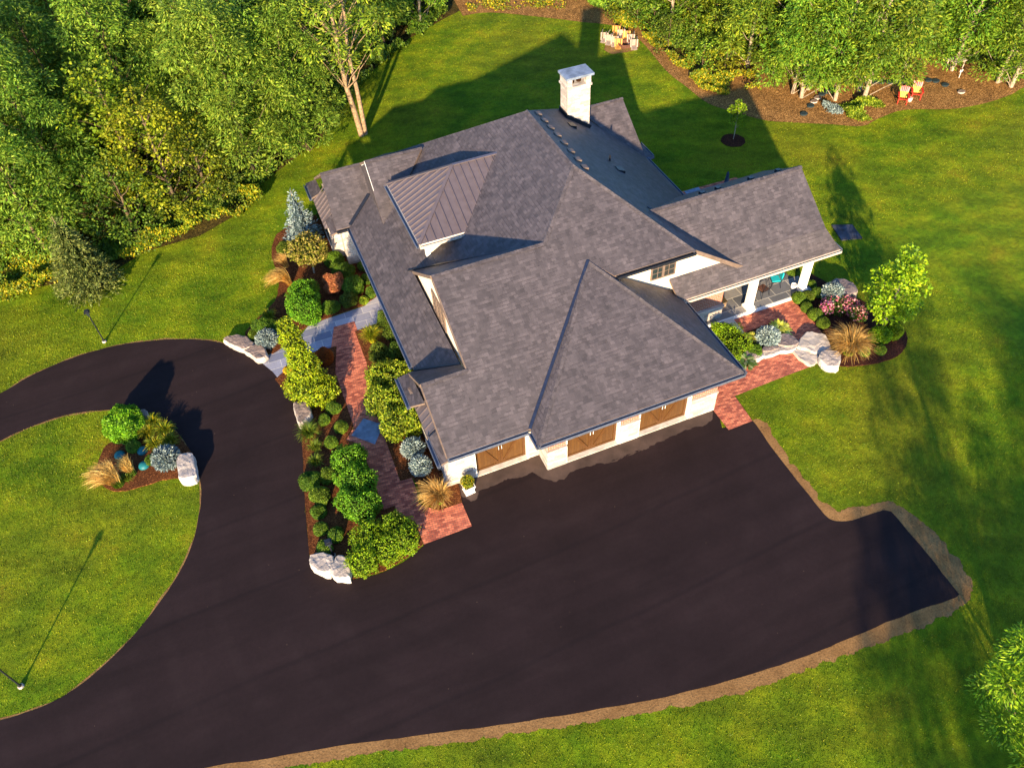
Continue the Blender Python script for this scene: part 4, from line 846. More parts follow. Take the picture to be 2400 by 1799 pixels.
spruce('silver-blue spruce with a pointed top beside the house corner', 716, 566, 3.55, 1.15, 'silver_needle', 'core_blue', 1)
hy = thing('hydrangea_tree', 'yellow and rusty-green small flowering tree below the blue spruce', 'tree', tuple(G(737, 640, 0)[:2]) + (.03,))
V, F, mi = shell([(0, 0, 1.7, .95, .95, .7), (.35, -.2, 1.5, .6, .6, .5), (-.4, .2, 1.6, .6, .6, .5)], 5200, .12, .09, seed=3, lump=.25, lsc=3.5)
c = link('crown', npmesh('crown', V, F, [M['mottled_hydrangea'], M['core']], mi)); c.parent = hy
t_ = MB().tube([(0, 0, 0), (.05, 0, .7), (0, 0, 1.4)], [.06, .05, .04], 7).build('trunk', M['grey_bark']); t_.parent = hy
bush('leafy_shrub', 'large round bright green shrub beside the slate path', 'shrub', Z5[0] + 710 / 3.317, Z5[1] + 1060 / 3.317, .3, PXE([(700, 960, 120), (710, 1050, 130), (745, 1100, 90)], *Z5, Z5[0] + 710 / 3.317, Z5[1] + 1060 / 3.317, .3, 1.5), 6500, 'bright_leaf', .11, .075, lump=.15)
tuss('tan_grass', 'tan feather grass leaning left over the lawn edge', 'ornamental grass', Z5[0] + 595 / 3.317, Z5[1] + 885 / 3.317, 1.15, .35, 700, 'tan_grass', .022, (-.75, .25), seed=9, base_leaf='tan_grass')
tuss('tan_grass', 'wispy tan grass tuft between the feather grass and the blue spruce', 'ornamental grass', Z5[0] + 570 / 3.317, Z5[1] + 750 / 3.317, .9, .3, 200, 'tan_grass', .016, (-.3, .3), seed=10)
tuss('daylily', 'yellow-green daylily clump at the lawn edge of the front bed', 'plant', Z5[0] + 440 / 3.317, Z5[1] + 1160 / 3.317, .6, .5, 260, 'daylily', .03, seed=11)
for x, y, r, lf_, lb_ in ((940, 705, 62, 'boxwood', 'round green shrub below the wing wall'), (1010, 800, 75, 'dark_leaf', 'dark olive shrub above the orange shrub'), (950, 895, 85, 'orange_leaf', 'rusty orange-red shrub in the middle of the front bed'), (1085, 915, 80, 'boxwood', 'olive shrub right of the orange shrub'),
                         (905, 1055, 55, 'boxwood', 'small olive shrub beside the slate path edge'), (1060, 1010, 62, 'dark_leaf', 'dark shrub at the slate path between two olive shrubs'), (1172, 1000, 34, 'hydrangea', 'small lime shrub by the front door end of the path'),
                         (1170, 745, 42, 'dark_leaf', 'uppermost dark yew under the long gutter'), (1200, 840, 48, 'dark_leaf', 'middle dark yew under the long gutter'), (1230, 940, 46, 'dark_leaf', 'lowest dark yew under the long gutter'),
                         (545, 590, 46, 'dark_leaf', 'dark green shrub at the foot of the blue spruce by the lawn'), (845, 330, 34, 'dark_leaf', 'dark shrub between the blue spruce and the metal bay roof'),
                         (400, 1235, 78, 'boxwood', 'green shrub behind the globe spruce by the driveway bend'), (320, 1275, 45, 'boxwood', 'small green shrub behind the driveway boulders'), (480, 1210, 50, 'dark_leaf', 'dark green shrub between the daylily and the columnar shrub')):
    ball('low_shrub', lb_, 'shrub', x, y, r, *Z5, lf_, 'low shrubs in the front bed', .075, .055, lump=.28)
globe('silver globe spruce behind the two driveway boulders at the bend', 420, 1315, 84, *Z5, None, 6)
# ---- island bed
ball('leafy_shrub', 'round bright green shrub in the island bed', 'shrub', 700, 390, 285, *ZD, 'bright_leaf', None, .13, .09, .8, 1.3)
for i, (x, y, lb_) in enumerate(((1190, 330, 'topmost'), (1110, 490, 'leftmost'), (1410, 450, 'rightmost upper'), (1240, 690, 'lowest front'), (1490, 640, 'lower right'))):
    tuss('daylily', lb_ + ' yellow-green daylily clump of the five in the island bed', 'plant', ZD[0] + x / 7.373, ZD[1] + (y + 30) / 7.373, .6, .5, 260, 'daylily', .035, group='daylilies in the island bed', seed=20 + i)
globe('silver globe spruce beside the white boulder in the island bed', 1410, 930, 225, *ZD, None, 8)
tuss('tan_grass', 'largest tan feather grass leaning left in the island bed', 'ornamental grass', ZD[0] + 590 / 7.373, ZD[1] + 1370 / 7.373, 1.25, .5, 1100, 'tan_grass', .022, (-.6, .35), seed=12, base_leaf='green_blade', r0=.24)
tuss('tan_grass', 'narrow tan feather grass between the teal domes', 'ornamental grass', ZD[0] + 830 / 7.373, ZD[1] + 1190 / 7.373, 1.0, .32, 420, 'tan_grass', .02, (-.25, .25), seed=13, base_leaf='green_blade')
tuss('fountain_grass', 'low green grass tuft at the foot of the largest feather grass', 'ornamental grass', ZD[0] + 740 / 7.373, ZD[1] + 1280 / 7.373, .35, .3, 180, 'green_blade', .02, seed=14)
ball('low_shrub', 'small green shrub under the bright island shrub', 'shrub', 830, 690, 95, *ZD, 'boxwood'); ball('low_shrub', 'small green shrub touching the island globe spruce', 'shrub', 1125, 915, 90, *ZD, 'boxwood')
for x, y, lb_ in ((590, 850, 'teal dome cover beside the largest feather grass'), (985, 775, 'teal dome cover below the daylilies'), (1010, 1030, 'teal dome cover left of the globe spruce')):
    p = G(ZD[0] + x / 7.373, ZD[1] + y / 7.373, .1); o = MB().lathe([(.25, 0), (.25, .04), (.23, .10), (.16, .17), (.06, .205), (.01, .21)], n=20).build('dome_cover', M['teal_plastic'], smooth=True); o.location = (p[0], p[1], .04); tag(o, lb_, 'utility cover', 'teal dome covers')
# ---- bed E
for i, (x, y, r, lb_) in enumerate(((1305, 545, 40, 'boxwood ball at the porch floor corner'), (1365, 532, 37, 'boxwood ball second from the porch corner'), (1425, 508, 35, 'boxwood ball left of the blue globe spruce'), (1390, 452, 28, 'boxwood ball at the foot of the end porch column'),
                                  (1357, 603, 34, 'boxwood ball at the patio edge above the pink flowers row start'), (1412, 650, 40, 'largest boxwood ball left of the pink flowers'), (1465, 705, 38, 'boxwood ball above the big tan grass'), (1265, 375, 40, 'dark boxwood behind the end porch column'))):
    ball('boxwood', lb_, 'shrub', x, y, r, *Z4, 'boxwood', 'boxwood balls around the porch', .055, .04, lump=.08)
globe('blue globe spruce in front of the brown boulder', 1522, 520, 68, *Z4, None, 15)
for x, y, r, lf_, lb_ in ((1545, 590, 78, 'pink_flower', 'mass of pink coneflowers below the blue globe spruce'), (1625, 595, 52, 'pink_flower', 'pale pink flowers right of the coneflower mass'), (1680, 655, 55, 'pink_flower', 'purple-pink flowers beside the maple foot'), (1480, 625, 36, 'pink_flower', 'small pink flower clump left of the coneflower mass')):
    z = .3; p = G(Z4[0] + x / 2.764, Z4[1] + y / 2.764, z); rr = r / 2.764 / (FP / np.linalg.norm(p - CAM)); V, F, mi = shell([(0, 0, .3, rr, rr, .32)], 1100, .09, .05, seed=x, lump=.35, core=.5)
    d = unit(rng.normal(size=(170, 3))); d[:, 2] = abs(d[:, 2]); P = d * np.array([rr, rr, .42]) * 1.05 + [0, 0, .3]; V2, F2 = leafq(P, unit(rng.normal(size=(170, 3))), np.tile([0, 0, 1.], (170, 1)) + rng.normal(size=(170, 3)) * .3, .11, .09, .1)
    V, F, mi = join((V, F[mi == 0], 0), (V2, F2, 1)); o = link('flower_clump', npmesh('flower_clump', V, F, [M['dark_leaf'], M[lf_]], mi)); o.location = (p[0], p[1], .03); tag(o, lb_, 'flower', 'pink flowers by the patio')
tuss('tan_grass', 'biggest golden feather grass beside the flat pale boulder', 'ornamental grass', Z4[0] + 1620 / 2.764, Z4[1] + 905 / 2.764, 1.35, 1.15, 1100, 'tan_grass', .022, (.05, .1), seed=16, base_leaf='green_blade', r0=.28)
ball('low_shrub', 'small green plant right of the golden feather grass foot', 'shrub', 1730, 888, 30, *Z4, 'boxwood'); ball('low_shrub', 'small green plant alone in the dark mulch tip', 'shrub', 1840, 878, 30, *Z4, 'boxwood')
# ---- bed F
bush('leafy_shrub', 'green lacy shrub under the garage roof corner', 'shrub', 1400 + 880 / 2.764, 500 + 880 / 2.764, .3, PXE([(840, 780, 85), (900, 840, 85), (800, 760, 60), (880, 920, 55)], *Z4, 1400 + 880 / 2.764, 500 + 880 / 2.764, .3, .85), 4200, 'maple_leaf', .09, .06, lump=.3)
hosta('green and white hosta at the end of the ledge stones', 1400 + 955 / 2.764, 500 + 975 / 2.764, .62, 'hosta_green', 1); hosta('large yellow hosta behind the globe spruce on the patio bed', 1400 + 1175 / 2.764, 500 + 758 / 2.764, .62, 'hosta_yellow', 2); hosta('small yellow hosta left of the patio globe spruce', 1400 + 1000 / 2.764, 500 + 820 / 2.764, .36, 'hosta_yellow', 3)
globe('blue globe spruce in the patio bed behind the ledge stones', 1105, 805, 74, *Z4, None, 17); ball('low_shrub', 'low dark green cushion in front of the patio globe spruce', 'shrub', 1015, 885, 50, *Z4, 'boxwood', None, .1, .07, .5)

# ================================================================= TREES
def limb(mb, p, q, r0, r1, seed=0, k_=5, wob=.12, n=6):
    p, q = Vector(p), Vector(q); pts = []; L = (q - p).length
    for i in range(k_ + 1):
        t = i / k_; v = p.lerp(q, t); w_ = wob * L * math.sin(math.pi * t); v += Vector((noise.noise(Vector((seed, t * 2, 0))), noise.noise(Vector((seed, t * 2, 7))), .4 * noise.noise(Vector((seed, t * 2, 13))))) * w_; pts.append(v)
    mb.tube(pts, [r0 + (r1 - r0) * i / k_ for i in range(k_ + 1)], n, cap=False); return pts
def clumps(C_, R_, n, L, W, r_, droop=.5, flat=.75):
    """fronds hanging outwards round every clump centre"""
    Ps, As, Ns = [], [], []
    for c, r in zip(C_, R_):
        m = int(n * (r / .9) ** 2); d = unit(r_.normal(size=(m, 3)) + np.array([0, 0, .45])); s_ = (.60 + .45 * r_.random(m))[:, None]
        Ps.append(c + d * s_ * r * np.array([1, 1, flat])); As.append(unit(d * np.array([1, 1, .4]) + r_.normal(size=(m, 3)) * .35 - np.array([0, 0, droop]))); Ns.append(unit(d + np.array([0, 0, .5]) + r_.normal(size=(m, 3)) * .4))
    P, A_, N = map(np.concatenate, (Ps, As, Ns)); m = len(P); return leafq(P, A_, N, L * (.6 + .7 * r_.random(m)), W * (.7 + .6 * r_.random(m)))
def tree_proto(name, leaf, H, R_, low, nc, seed, cr=(.7, 1.3), n=290, L=.27, W=.085, bark='dark_bark', lean=(0, 0), droop=.28, label='', cat='tree', tr=.16, open_=0.0, twin=False):
    r_ = np.random.default_rng(seed); root = thing(name, label, cat); wd = MB(); top = (lean[0], lean[1], H * .93); tp = limb(wd, (0, 0, -.1), top, tr, .04, seed, 8, .05, 8)
    if twin: limb(wd, (.28, .1, -.1), (lean[0] + 1.0, lean[1] + .6, H * .85), tr * .85, .04, seed + 3, 8, .06, 8)
    C_, R2_ = [], []
    for i in range(nc):
        z = low + (H - low) * ((i + .5) / nc) ** .9; t = (z - low) / (H - low); prof = R_ * (.55 + .75 * math.sin(math.pi * min(1, t * .95 + .12)) ** .8) * (1 - .35 * t ** 2.5); a = i * 2.399 + r_.normal() * .4
        rr = prof * (.35 + .65 * math.sqrt(r_.random())); ax = np.array(lean) * z / H; c = np.array([ax[0] + rr * math.cos(a), ax[1] + rr * math.sin(a), z + r_.normal() * .25]); C_.append(c); R2_.append(r_.uniform(*cr) * (1 - .25 * t))
        if i % 2 == 0 or open_: zz = max(low * .6, z - rr * .7); k0 = min(8, int(zz / (H * .93) * 8)); limb(wd, tp[k0], c, .032 * tr / .16 + .008, .008, seed + i, 4, .15, 5)
    V, F = clumps(C_, R2_, n, L, W, r_, droop); cr_ = link('crown', npmesh('crown', V, F, [M[leaf]])); cr_.parent = root
    t_ = wd.build('trunk', M[bark], smooth=True); t_.parent = root; return root
P_loc = [tree_proto('locust_tree', 'locust', 11.5, 2.6, 1.4, 46, 11, (.95, 1.5), 260), tree_proto('locust_tree', 'locust', 12.5, 2.9, 1.6, 50, 12, (.95, 1.55), 260, lean=(.8, -.3)), tree_proto('locust_tree', 'locust', 10, 2.4, 1.0, 40, 13, (.9, 1.4), 260, lean=(-.6, .4)), tree_proto('locust_tree', 'locust', 13, 2.5, 2.0, 46, 14, (.9, 1.5), 260, lean=(.2, .8))]
P_lim = [tree_proto('locust_tree', 'lime_locust', 9.0, 2.6, 1.6, 36, 21, (.85, 1.35), bark='grey_bark', n=280, lean=(-.6, 0)), tree_proto('locust_tree', 'lime_locust', 10, 2.7, 1.9, 38, 22, (.85, 1.35), bark='grey_bark', n=280, lean=(.7, .3)), tree_proto('locust_tree', 'lime_locust', 8.4, 2.3, 1.5, 32, 23, (.8, 1.25), bark='grey_bark', n=280)]
P_yel = [tree_proto('broadleaf_tree', 'yellow_leaf', 7.5, 2.6, .6, 56, 31, (.5, .95), 200, .19, .12, droop=.1), tree_proto('broadleaf_tree', 'dark_leaf', 6.5, 2.4, .4, 50, 32, (.5, .9), 200, .19, .12, droop=.1)]
P_und = [tree_proto('understorey_tree', 'dark_leaf', 4.0, 1.7, .3, 24, 41, (.5, .9), 110, .24, .16, droop=.1, tr=.07), tree_proto('understorey_tree', 'yellow_leaf', 3.2, 1.5, .2, 22, 42, (.45, .8), 110, .22, .15, droop=.1, tr=.06), tree_proto('understorey_tree', 'lime_locust', 3.0, 1.3, .3, 20, 43, (.4, .7), 110, .28, .12, droop=.3, tr=.06)]
protos = P_loc + P_lim + P_yel + P_und; used = set()
def put(proto, loc, rz, sc, label, group):
    loc = (float(loc[0]), float(loc[1]), 0.0)
    if proto.name in used: return dup(proto, loc, rz, sc, label, group)
    used.add(proto.name); proto.location = loc; proto.rotation_euler = (0, 0, rz); proto.scale = (sc, sc, sc); proto['label'] = label; proto['group'] = group; return proto
placed = []
GL = 'trees of the left woodland'; GR = 'trees of the right woodland'
# hand-placed edge trees
edge = [(660, 352, P_loc[2], .95, 'locust with a bare trunk foot at the lawn edge above the house'), (723, 352, P_loc[0], .8, 'locust with a pale trunk foot standing nearest the left of the lone trunk tree'), (600, 420, P_loc[1], .85, 'green locust at the lawn edge above the blue spruce'),
        (560, 395, P_loc[0], .9, 'green locust behind the lawn edge locust above the blue spruce'), (430, 505, P_yel[0], 1.0, 'olive-yellow broad tree standing at the lawn edge'), (500, 480, P_yel[1], .8, 'dark bushy tree right of the olive-yellow tree'), (350, 470, P_yel[0], 1.15, 'tall olive-yellow tree behind the lawn edge'),
        (330, 560, P_yel[1], .8, 'dark bushy tree above the goldenrod strip'), (120, 600, P_loc[2], .85, 'green locust above the grey-green spruce'), (20, 590, P_loc[0], .8, 'green locust at the left picture edge above the goldenrod')]
for px, py, pr0, sc, lb_ in edge:
    p = G(px, py); put(pr0, p, random.uniform(0, 6.28), sc, lb_, GL); placed.append((p[0], p[1]))
def fill(poly, x0, x1, y0, y1, dmin, n, pick, label, group, marg=0):
    k_ = 0; tries = 0
    while k_ < n and tries < 6000:
        tries += 1; x, y = random.uniform(x0, x1), random.uniform(y0, y1)
        if not inside(np.array([x]), np.array([y]), poly)[0]: continue
        if any((x - a) ** 2 + (y - b) ** 2 < dmin ** 2 for a, b in placed): continue
        placed.append((x, y)); pr0, sc = pick(x, y); put(pr0, (x, y), random.uniform(0, 6.28), sc, label(pr0), group); k_ += 1
    return k_
ledge_in = SITE([(-500, 800), (-100, 700), (60, 630), (200, 610), (330, 555), (470, 515), (600, 400), (700, 330), (745, 260), (800, 170), (880, 100), (980, 20)])
lpoly = [(-48, 48)] + ledge_in + [(16, 60), (10, 84), (-48, 84)]
fill(lpoly, -48, 16, 20, 84, 3.3, 150, lambda x, y: (random.choice(P_loc), random.uniform(.85, 1.15)), lambda p: 'tall green locust tree among the dense left woodland', GL)
fill(lpoly, -34, 12, 20, 60, 1.7, 80, lambda x, y: (random.choice(P_und[:2]), random.uniform(.7, 1.2)), lambda p: 'low bushy understorey tree beneath the left woodland', 'understorey trees of the left woodland')
# lone leaning tree with a twin trunk on the lawn
lone = tree_proto('locust_tree', 'lime_locust', 14.5, 3.2, 6.0, 58, 51, (.5, .95), 300, bark='bark', lean=(-.6, .6), tr=.2, open_=1, twin=True, label='lone tall locust with a bare twin trunk standing on the lawn'); p = G(848, 318); lone.location = (p[0], p[1], 0)
dup(P_loc[3], tuple(G(905, 120)[:2]) + (0,), 1, .7, 'green locust overhanging the lawn right of the lone tree', GL); dup(P_lim[0], tuple(G(985, 62)[:2]) + (0,), 2, .8, 'yellow-green locust at the far top of the lawn', GL)
spruce('grey-green spruce in front of the left woodland edge', 215, 672, 4.8, 1.9, 'olive_needle', 'core', 5, 'grey_spruce')
# right woodland
redge = [(1857, 219, P_lim[1], .8, 'locust with a short pale trunk, leftmost of the trunks beside the stepping stones'), (1878, 229, P_lim[0], .95, 'locust with a slender pale trunk left of the dark stepping stones'), (1894, 210, P_lim[2], 1.0, 'locust with a thin trunk just behind the slender pale trunk'), (1957, 235, P_lim[1], .95, 'locust with a thick pale trunk right of the dark stepping stones'),
         (2013, 214, P_lim[0], 1.0, 'locust with a stout trunk behind the thin leaning one'), (2023, 238, P_lim[2], 1.1, 'locust with a thin leaning bare trunk rising from the yellow flower bed'), (1810, 174, P_lim[1], .95, 'locust with a bark trunk above the yellow bushes'), (1752, 157, P_lim[2], .95, 'locust with a small pale trunk at the goldenrod'),
         (2337, 194, P_lim[0], .9, 'locust near the right picture edge, left one of two trunks'), (2369, 204, P_lim[2], .95, 'locust near the right picture edge, right one of two trunks'), (2230, 165, P_lim[1], .9, 'locust behind the red garden chairs'), (2120, 160, P_lim[0], .95, 'locust behind and left of the red garden chairs')]
for px, py, pr0, sc, lb_ in redge:
    p = G(px, py); put(pr0, p, random.uniform(0, 6.28), sc, lb_, GR); placed.append((p[0], p[1]))
rpoly = SITE([(1400, 0), (1560, 70), (1700, 130), (1840, 150), (1960, 150), (2060, 130), (2200, 125), (2300, 150), (2420, 150), (2500, 100)]) + [(75, 40), (75, 75), (25, 80)]
fill(rpoly, 20, 75, 14, 80, 3.4, 90, lambda x, y: (random.choice(P_lim + P_lim + P_loc), random.uniform(.85, 1.1)), lambda p: 'yellow-green locust tree deep in the right woodland', GR)
und = SITE([(1440, 40), (1560, 120), (1640, 180), (1720, 170), (1720, 110), (1640, 60), (1500, 0)])
fill(und, 18, 40, 20, 60, 1.3, 26, lambda x, y: (random.choice(P_und), random.uniform(.45, .85)), lambda p: 'low bushy understorey tree at the right woodland edge', 'understorey trees of the right woodland')
for px, py, sc in ((1835, 195, .5), (1815, 205, .4)):
    p = G(px, py); put(P_und[2], p, 1, sc, 'small green sapling clump under the pale trunks' if sc < .45 else 'leafy green sapling left of the short pale trunk', 'saplings under the right woodland')
# a wind-break outside the frame, whose shade falls over the lawn; its nearest crown hangs in at the lower right
for i, (x, y, sc) in enumerate([(-.4, -31.6, .82)] + [(2.6 + 3.3 * q, -31 + (q % 2) * 1.2, .72 + .09 * (q % 3)) for q in range(9)] + [(9.5, -25.5, .6), (14.5, -24, .62), (21, -24.5, .7), (29, -29, .8), (5.8, -36, 1.0), (12.2, -36.5, 1.05), (18.5, -35, 1.0), (24, -34, 1.0)]):
    dup((P_loc[2], P_loc[0], P_yel[0], P_loc[1])[i % 4], (x, y, 0), i * 1.3, sc * (1.25 if i % 4 == 2 else 1), 'tall tree of the row beyond the driveway', 'trees beyond the driveway')
near = tree_proto('locust_tree', 'maple_leaf', 8.4, 1.9, 1.4, 70, 61, (.4, .8), 800, .15, .045, label='bright green locust leaning in at the lower right corner'); near.location = (10.1, -17.0, 0)
def maple(label, px, py, H, R_, low, nc, seed, leaf='maple_leaf', cr=(.38, .66), L=.15, W=.12, n=520, tr=.05):
    t = tree_proto('maple_tree' if H > 3 else 'young_tree', leaf, H, R_, low, nc, seed, cr, n, L, W, 'grey_bark', (.0, .0), .1, label, 'tree', tr); p = G(px, py); t.location = (p[0], p[1], 0); return t
maple('bright green young maple in the dark mulch bed by the patio', 2068, 770, 4.5, .92, .95, 38, 71, cr=(.3, .62))
ball('low_shrub', 'leafy green shrub at the left foot of the young maple', 'shrub', 1825, 795, 55, *Z4, 'maple_leaf', None, .1, .08); ball('low_shrub', 'leafy green shrub at the right foot of the young maple', 'shrub', 1922, 765, 48, *Z4, 'maple_leaf', None, .1, .08)
maple('slender young tree in a round mulch ring on the back lawn', 1718, 328, 2.6, .36, 1.2, 16, 72, cr=(.2, .34), L=.12, W=.09, n=900, tr=.025)
# uncountable growth along the woodland edges
def growth(name, label, cat, poly_px, n, h, leaf, L=.16, W=.09, seed=0):
    poly = SITE(poly_px); P = []; r_ = np.random.default_rng(seed); a = np.array(poly); lo, hi = a.min(0), a.max(0)
    while len(P) < n:
        q = r_.random((n * 3, 2)) * (hi - lo) + lo; q = q[inside(q[:, 0], q[:, 1], poly)]
        dn = np.array([noise.noise(Vector((x * .55, y * .55, seed))) for x, y in q]); q = q[dn + .18 > r_.random(len(q)) * .5]; P += list(q)
    P = np.array(P[:n]); hn = np.array([.55 + .9 * noise.noise(Vector((x * .8, y * .8, seed + 9))) for x, y in P]); z = h * np.clip(hn, .15, 1.3) * (.3 + .7 * np.sqrt(r_.random(n)))
    P3 = np.stack([P[:, 0], P[:, 1], z], 1); V, F = leafq(P3, r_.normal(size=(n, 3)) + [0, 0, .8], np.tile([-.3, -.5, .8], (n, 1)) + r_.normal(size=(n, 3)) * .6, L * (.6 + .8 * r_.random(n)), W * (.6 + .8 * r_.random(n)))
    o = link(name, npmesh(name, V, F, [M[leaf]])); return tag(o, label, cat, kind='stuff')
growth('goldenrod', 'yellow goldenrod along the foot of the left woodland', 'wildflowers', [(0, 600), (90, 560), (200, 600), (330, 570), (440, 540), (600, 440), (620, 470), (560, 510), (430, 560), (330, 605), (240, 640), (100, 690), (0, 715)], 26000, 1.1, 'goldenrod', seed=1)
growth('undergrowth', 'green undergrowth along the foot of the left woodland', 'undergrowth', [(-40, 560), (200, 560), (400, 500), (600, 400), (720, 300), (800, 170), (900, 70), (1040, 10), (1075, 30), (1000, 75), (900, 160), (790, 265), (740, 330), (640, 420), (560, 490), (430, 550), (250, 625), (60, 680), (-40, 700)], 52000, 1.0, 'dark_leaf', .18, .11, seed=2)
growth('goldenrod', 'yellow goldenrod spilling over the wood chips of the right woodland', 'wildflowers', [(1430, 30), (1500, 60), (1600, 120), (1660, 190), (1770, 180), (1780, 215), (1700, 225), (1640, 215), (1590, 165), (1530, 110), (1440, 60)], 15000, .9, 'goldenrod', seed=3)
growth('undergrowth', 'green weeds along the right woodland edge', 'undergrowth', [(1300, -10), (1440, 30), (1520, 80), (1640, 150), (1780, 150), (1900, 150), (2100, 130), (2290, 180), (2400, 200), (2400, 120), (2100, 90), (1700, 60), (1500, -20)], 36000, 1.0, 'locust', .22, .11, seed=4)
growth('flower_bed', 'yellow and green low flowers at the lawn edge below the thin leaning trunk', 'flowers', [(1965, 250), (2010, 240), (2060, 245), (2078, 262), (2040, 285), (2020, 290), (1990, 278)], 5200, .5, 'hydrangea', .12, .08, seed=5)
growth('ground_cover', 'grey-green ground cover at the lawn edge below the dark stepping stones', 'ground cover', [(1925, 250), (1965, 250), (1975, 268), (1960, 272), (1928, 264)], 1600, .35, 'blue_needle', .12, .06, seed=6)
growth('weeds', 'scattered yellow weeds on the far wood-chip clearing', 'weeds', [(1090, 10), (1200, 0), (1330, 8), (1330, 25), (1200, 25), (1100, 30)], 900, .3, 'goldenrod', .16, .1, seed=7)

# ================================================================= STONES
def boulder(label, pts, ox, oy, s, h, mat, seed=0, top=.8, name='boulder', group=None, tilt=0.0, side=0.0):
    P = [np.array(G(ox + a / s, oy + b / s, h * .6)[:2]) for a, b in pts]; c = sum(P) / len(P); cc = catmull([tuple(p - c) for p in P], 2); n = len(cc); bm = bmesh.new(); rings = []
    for sc, z in ((.97, 0), (1.03, .3), (1.0, .8), (.95, .97), (top, 1.0), (top * .45, 1.02)):
        rings.append([bm.verts.new((x * sc, y * sc, h * z * (1 + tilt * x / (abs(P[0][0] - c[0]) + .3) * .5))) for x, y in cc])
    for a, b in zip(rings[:-1], rings[1:]):
        for i in range(n): bm.faces.new((a[i], a[(i + 1) % n], b[(i + 1) % n], b[i]))
    bm.faces.new(rings[-1]); bm.faces.new(rings[0][::-1]); bmesh.ops.triangulate(bm, faces=bm.faces[:]); bmesh.ops.subdivide_edges(bm, edges=bm.edges[:], cuts=1, use_grid_fill=True)
    for v in bm.verts:
        q = v.co * 2.3 + Vector((seed * 3.7, 0, 0)); v.co += Vector((noise.noise(q), noise.noise(q + Vector((9, 0, 0))), .6 * noise.noise(q + Vector((0, 9, 0))))) * .07 + Vector((noise.noise(q * 3.5), noise.noise(q * 3.5 + Vector((5, 0, 0))), noise.noise(q * 3.5 + Vector((0, 5, 0))))) * .03
    me = bpy.data.meshes.new(name); bm.normal_update(); bm.to_mesh(me); bm.free(); me.materials.append(M[mat]); o = link(name, me); o.location = (c[0], c[1], 0); return tag(o, label, 'boulder', group)
boulder('upright pale boulder beside the driveway above the fountain grass', [(115, 300), (160, 290), (210, 292), (245, 360), (205, 420), (170, 450), (150, 430), (130, 370)], *Z6, .55, 'boulder', 1)
boulder('left of two pale boulders at the driveway tip of the bed', [(235, 1375), (330, 1350), (400, 1378), (390, 1440), (370, 1500), (290, 1480), (236, 1430)], *Z6, .5, 'pale_boulder', 2, .88); boulder('right of two pale boulders at the driveway tip of the bed', [(430, 1372), (495, 1380), (520, 1440), (515, 1530), (450, 1530), (380, 1505), (402, 1410)], *Z6, .5, 'pale_boulder', 3, .85)
boulder('flat brown-topped boulder at the driveway bend, nearer the lawn', [(85, 1328), (110, 1300), (190, 1287), (260, 1302), (320, 1352), (290, 1385), (240, 1402), (150, 1365)], *Z5, .4, 'boulder', 4, .9); boulder('flat brown-topped boulder at the driveway bend, nearer the slate path', [(240, 1400), (300, 1367), (380, 1372), (425, 1422), (405, 1460), (345, 1482), (290, 1440)], *Z5, .4, 'boulder', 5, .9)
boulder('white upright boulder at the driveway side of the island bed', [(1625, 930), (1700, 880), (1865, 860), (1890, 960), (1925, 1160), (1900, 1280), (1670, 1320), (1630, 1180)], *ZD, .6, 'pale_boulder', 6, .75)
boulder('grey boulder behind the bright island shrub', [(780, 160), (900, 110), (1040, 100), (1090, 160), (1125, 250), (1000, 290), (850, 260)], *ZD, .4, 'boulder', 7, .85)
boulder('brown boulder behind the blue globe spruce by the lawn', [(1512, 452), (1570, 440), (1640, 465), (1675, 500), (1672, 540), (1600, 545), (1540, 500)], *Z4, .65, 'dark_boulder', 8, .85)
boulder('large flat pale slab boulder between the patio and the golden grass', [(1287, 865), (1350, 772), (1420, 782), (1480, 800), (1515, 890), (1430, 912), (1350, 890)], *Z4, .32, 'slab_stone', 9, .95); boulder('low tan flat boulder below the large slab boulder', [(1268, 900), (1295, 878), (1360, 898), (1428, 918), (1424, 962), (1388, 990), (1320, 955)], *Z4, .18, 'slab_stone', 10, .95)
boulder('rough white boulder at the lawn beside the slab boulder', [(1432, 925), (1460, 902), (1530, 905), (1575, 930), (1568, 985), (1548, 1010), (1485, 1000), (1435, 960)], *Z4, .45, 'pale_boulder', 11, .75)
for i, (q, h, m_, lb_) in enumerate(([([(1172, 800), (1230, 785), (1298, 832), (1278, 866), (1172, 862)]), .32, 'dark_boulder', 'dark slate-topped ledge stone next to the large slab boulder'], [([(1075, 872), (1160, 855), (1176, 878), (1130, 895), (1072, 905)]), .3, 'dark_boulder', 'dark ledge stone in front of the patio globe spruce'], [([(960, 905), (1040, 900), (1060, 918), (1010, 945), (965, 940)]), .3, 'dark_boulder', 'dark ledge stone next to the green and white hosta'])):
    boulder(lb_, q, *Z4, h, m_, 20 + i, .93, 'ledge_stone', 'ledge stones of the patio bed')
for i, (a, b, c_, d_) in enumerate((((1000, 962), (1085, 930), (1088, 905), (1005, 940)), ((1085, 930), (1175, 902), (1172, 878), (1085, 905)), ((1175, 900), (1275, 890), (1275, 862), (1175, 872)))):
    boulder('white face stone of the patio ledge, ' + ('nearest the hosta', 'middle one of three', 'nearest the slab boulder')[i], [a, b, c_, d_], *Z4, .24, 'pale_boulder', 30 + i, .95, 'ledge_stone', 'white face stones of the patio ledge')
o = MB().prism(SITE([(1515, 80), (1650, 78), (1715, 165), (1580, 178)], 1400, 500, 2.764), .0, .07).build('concrete_pad', M['dark_pad']); tag(o, 'square dark mottled stone pad lying in the right lawn', 'stone pad')

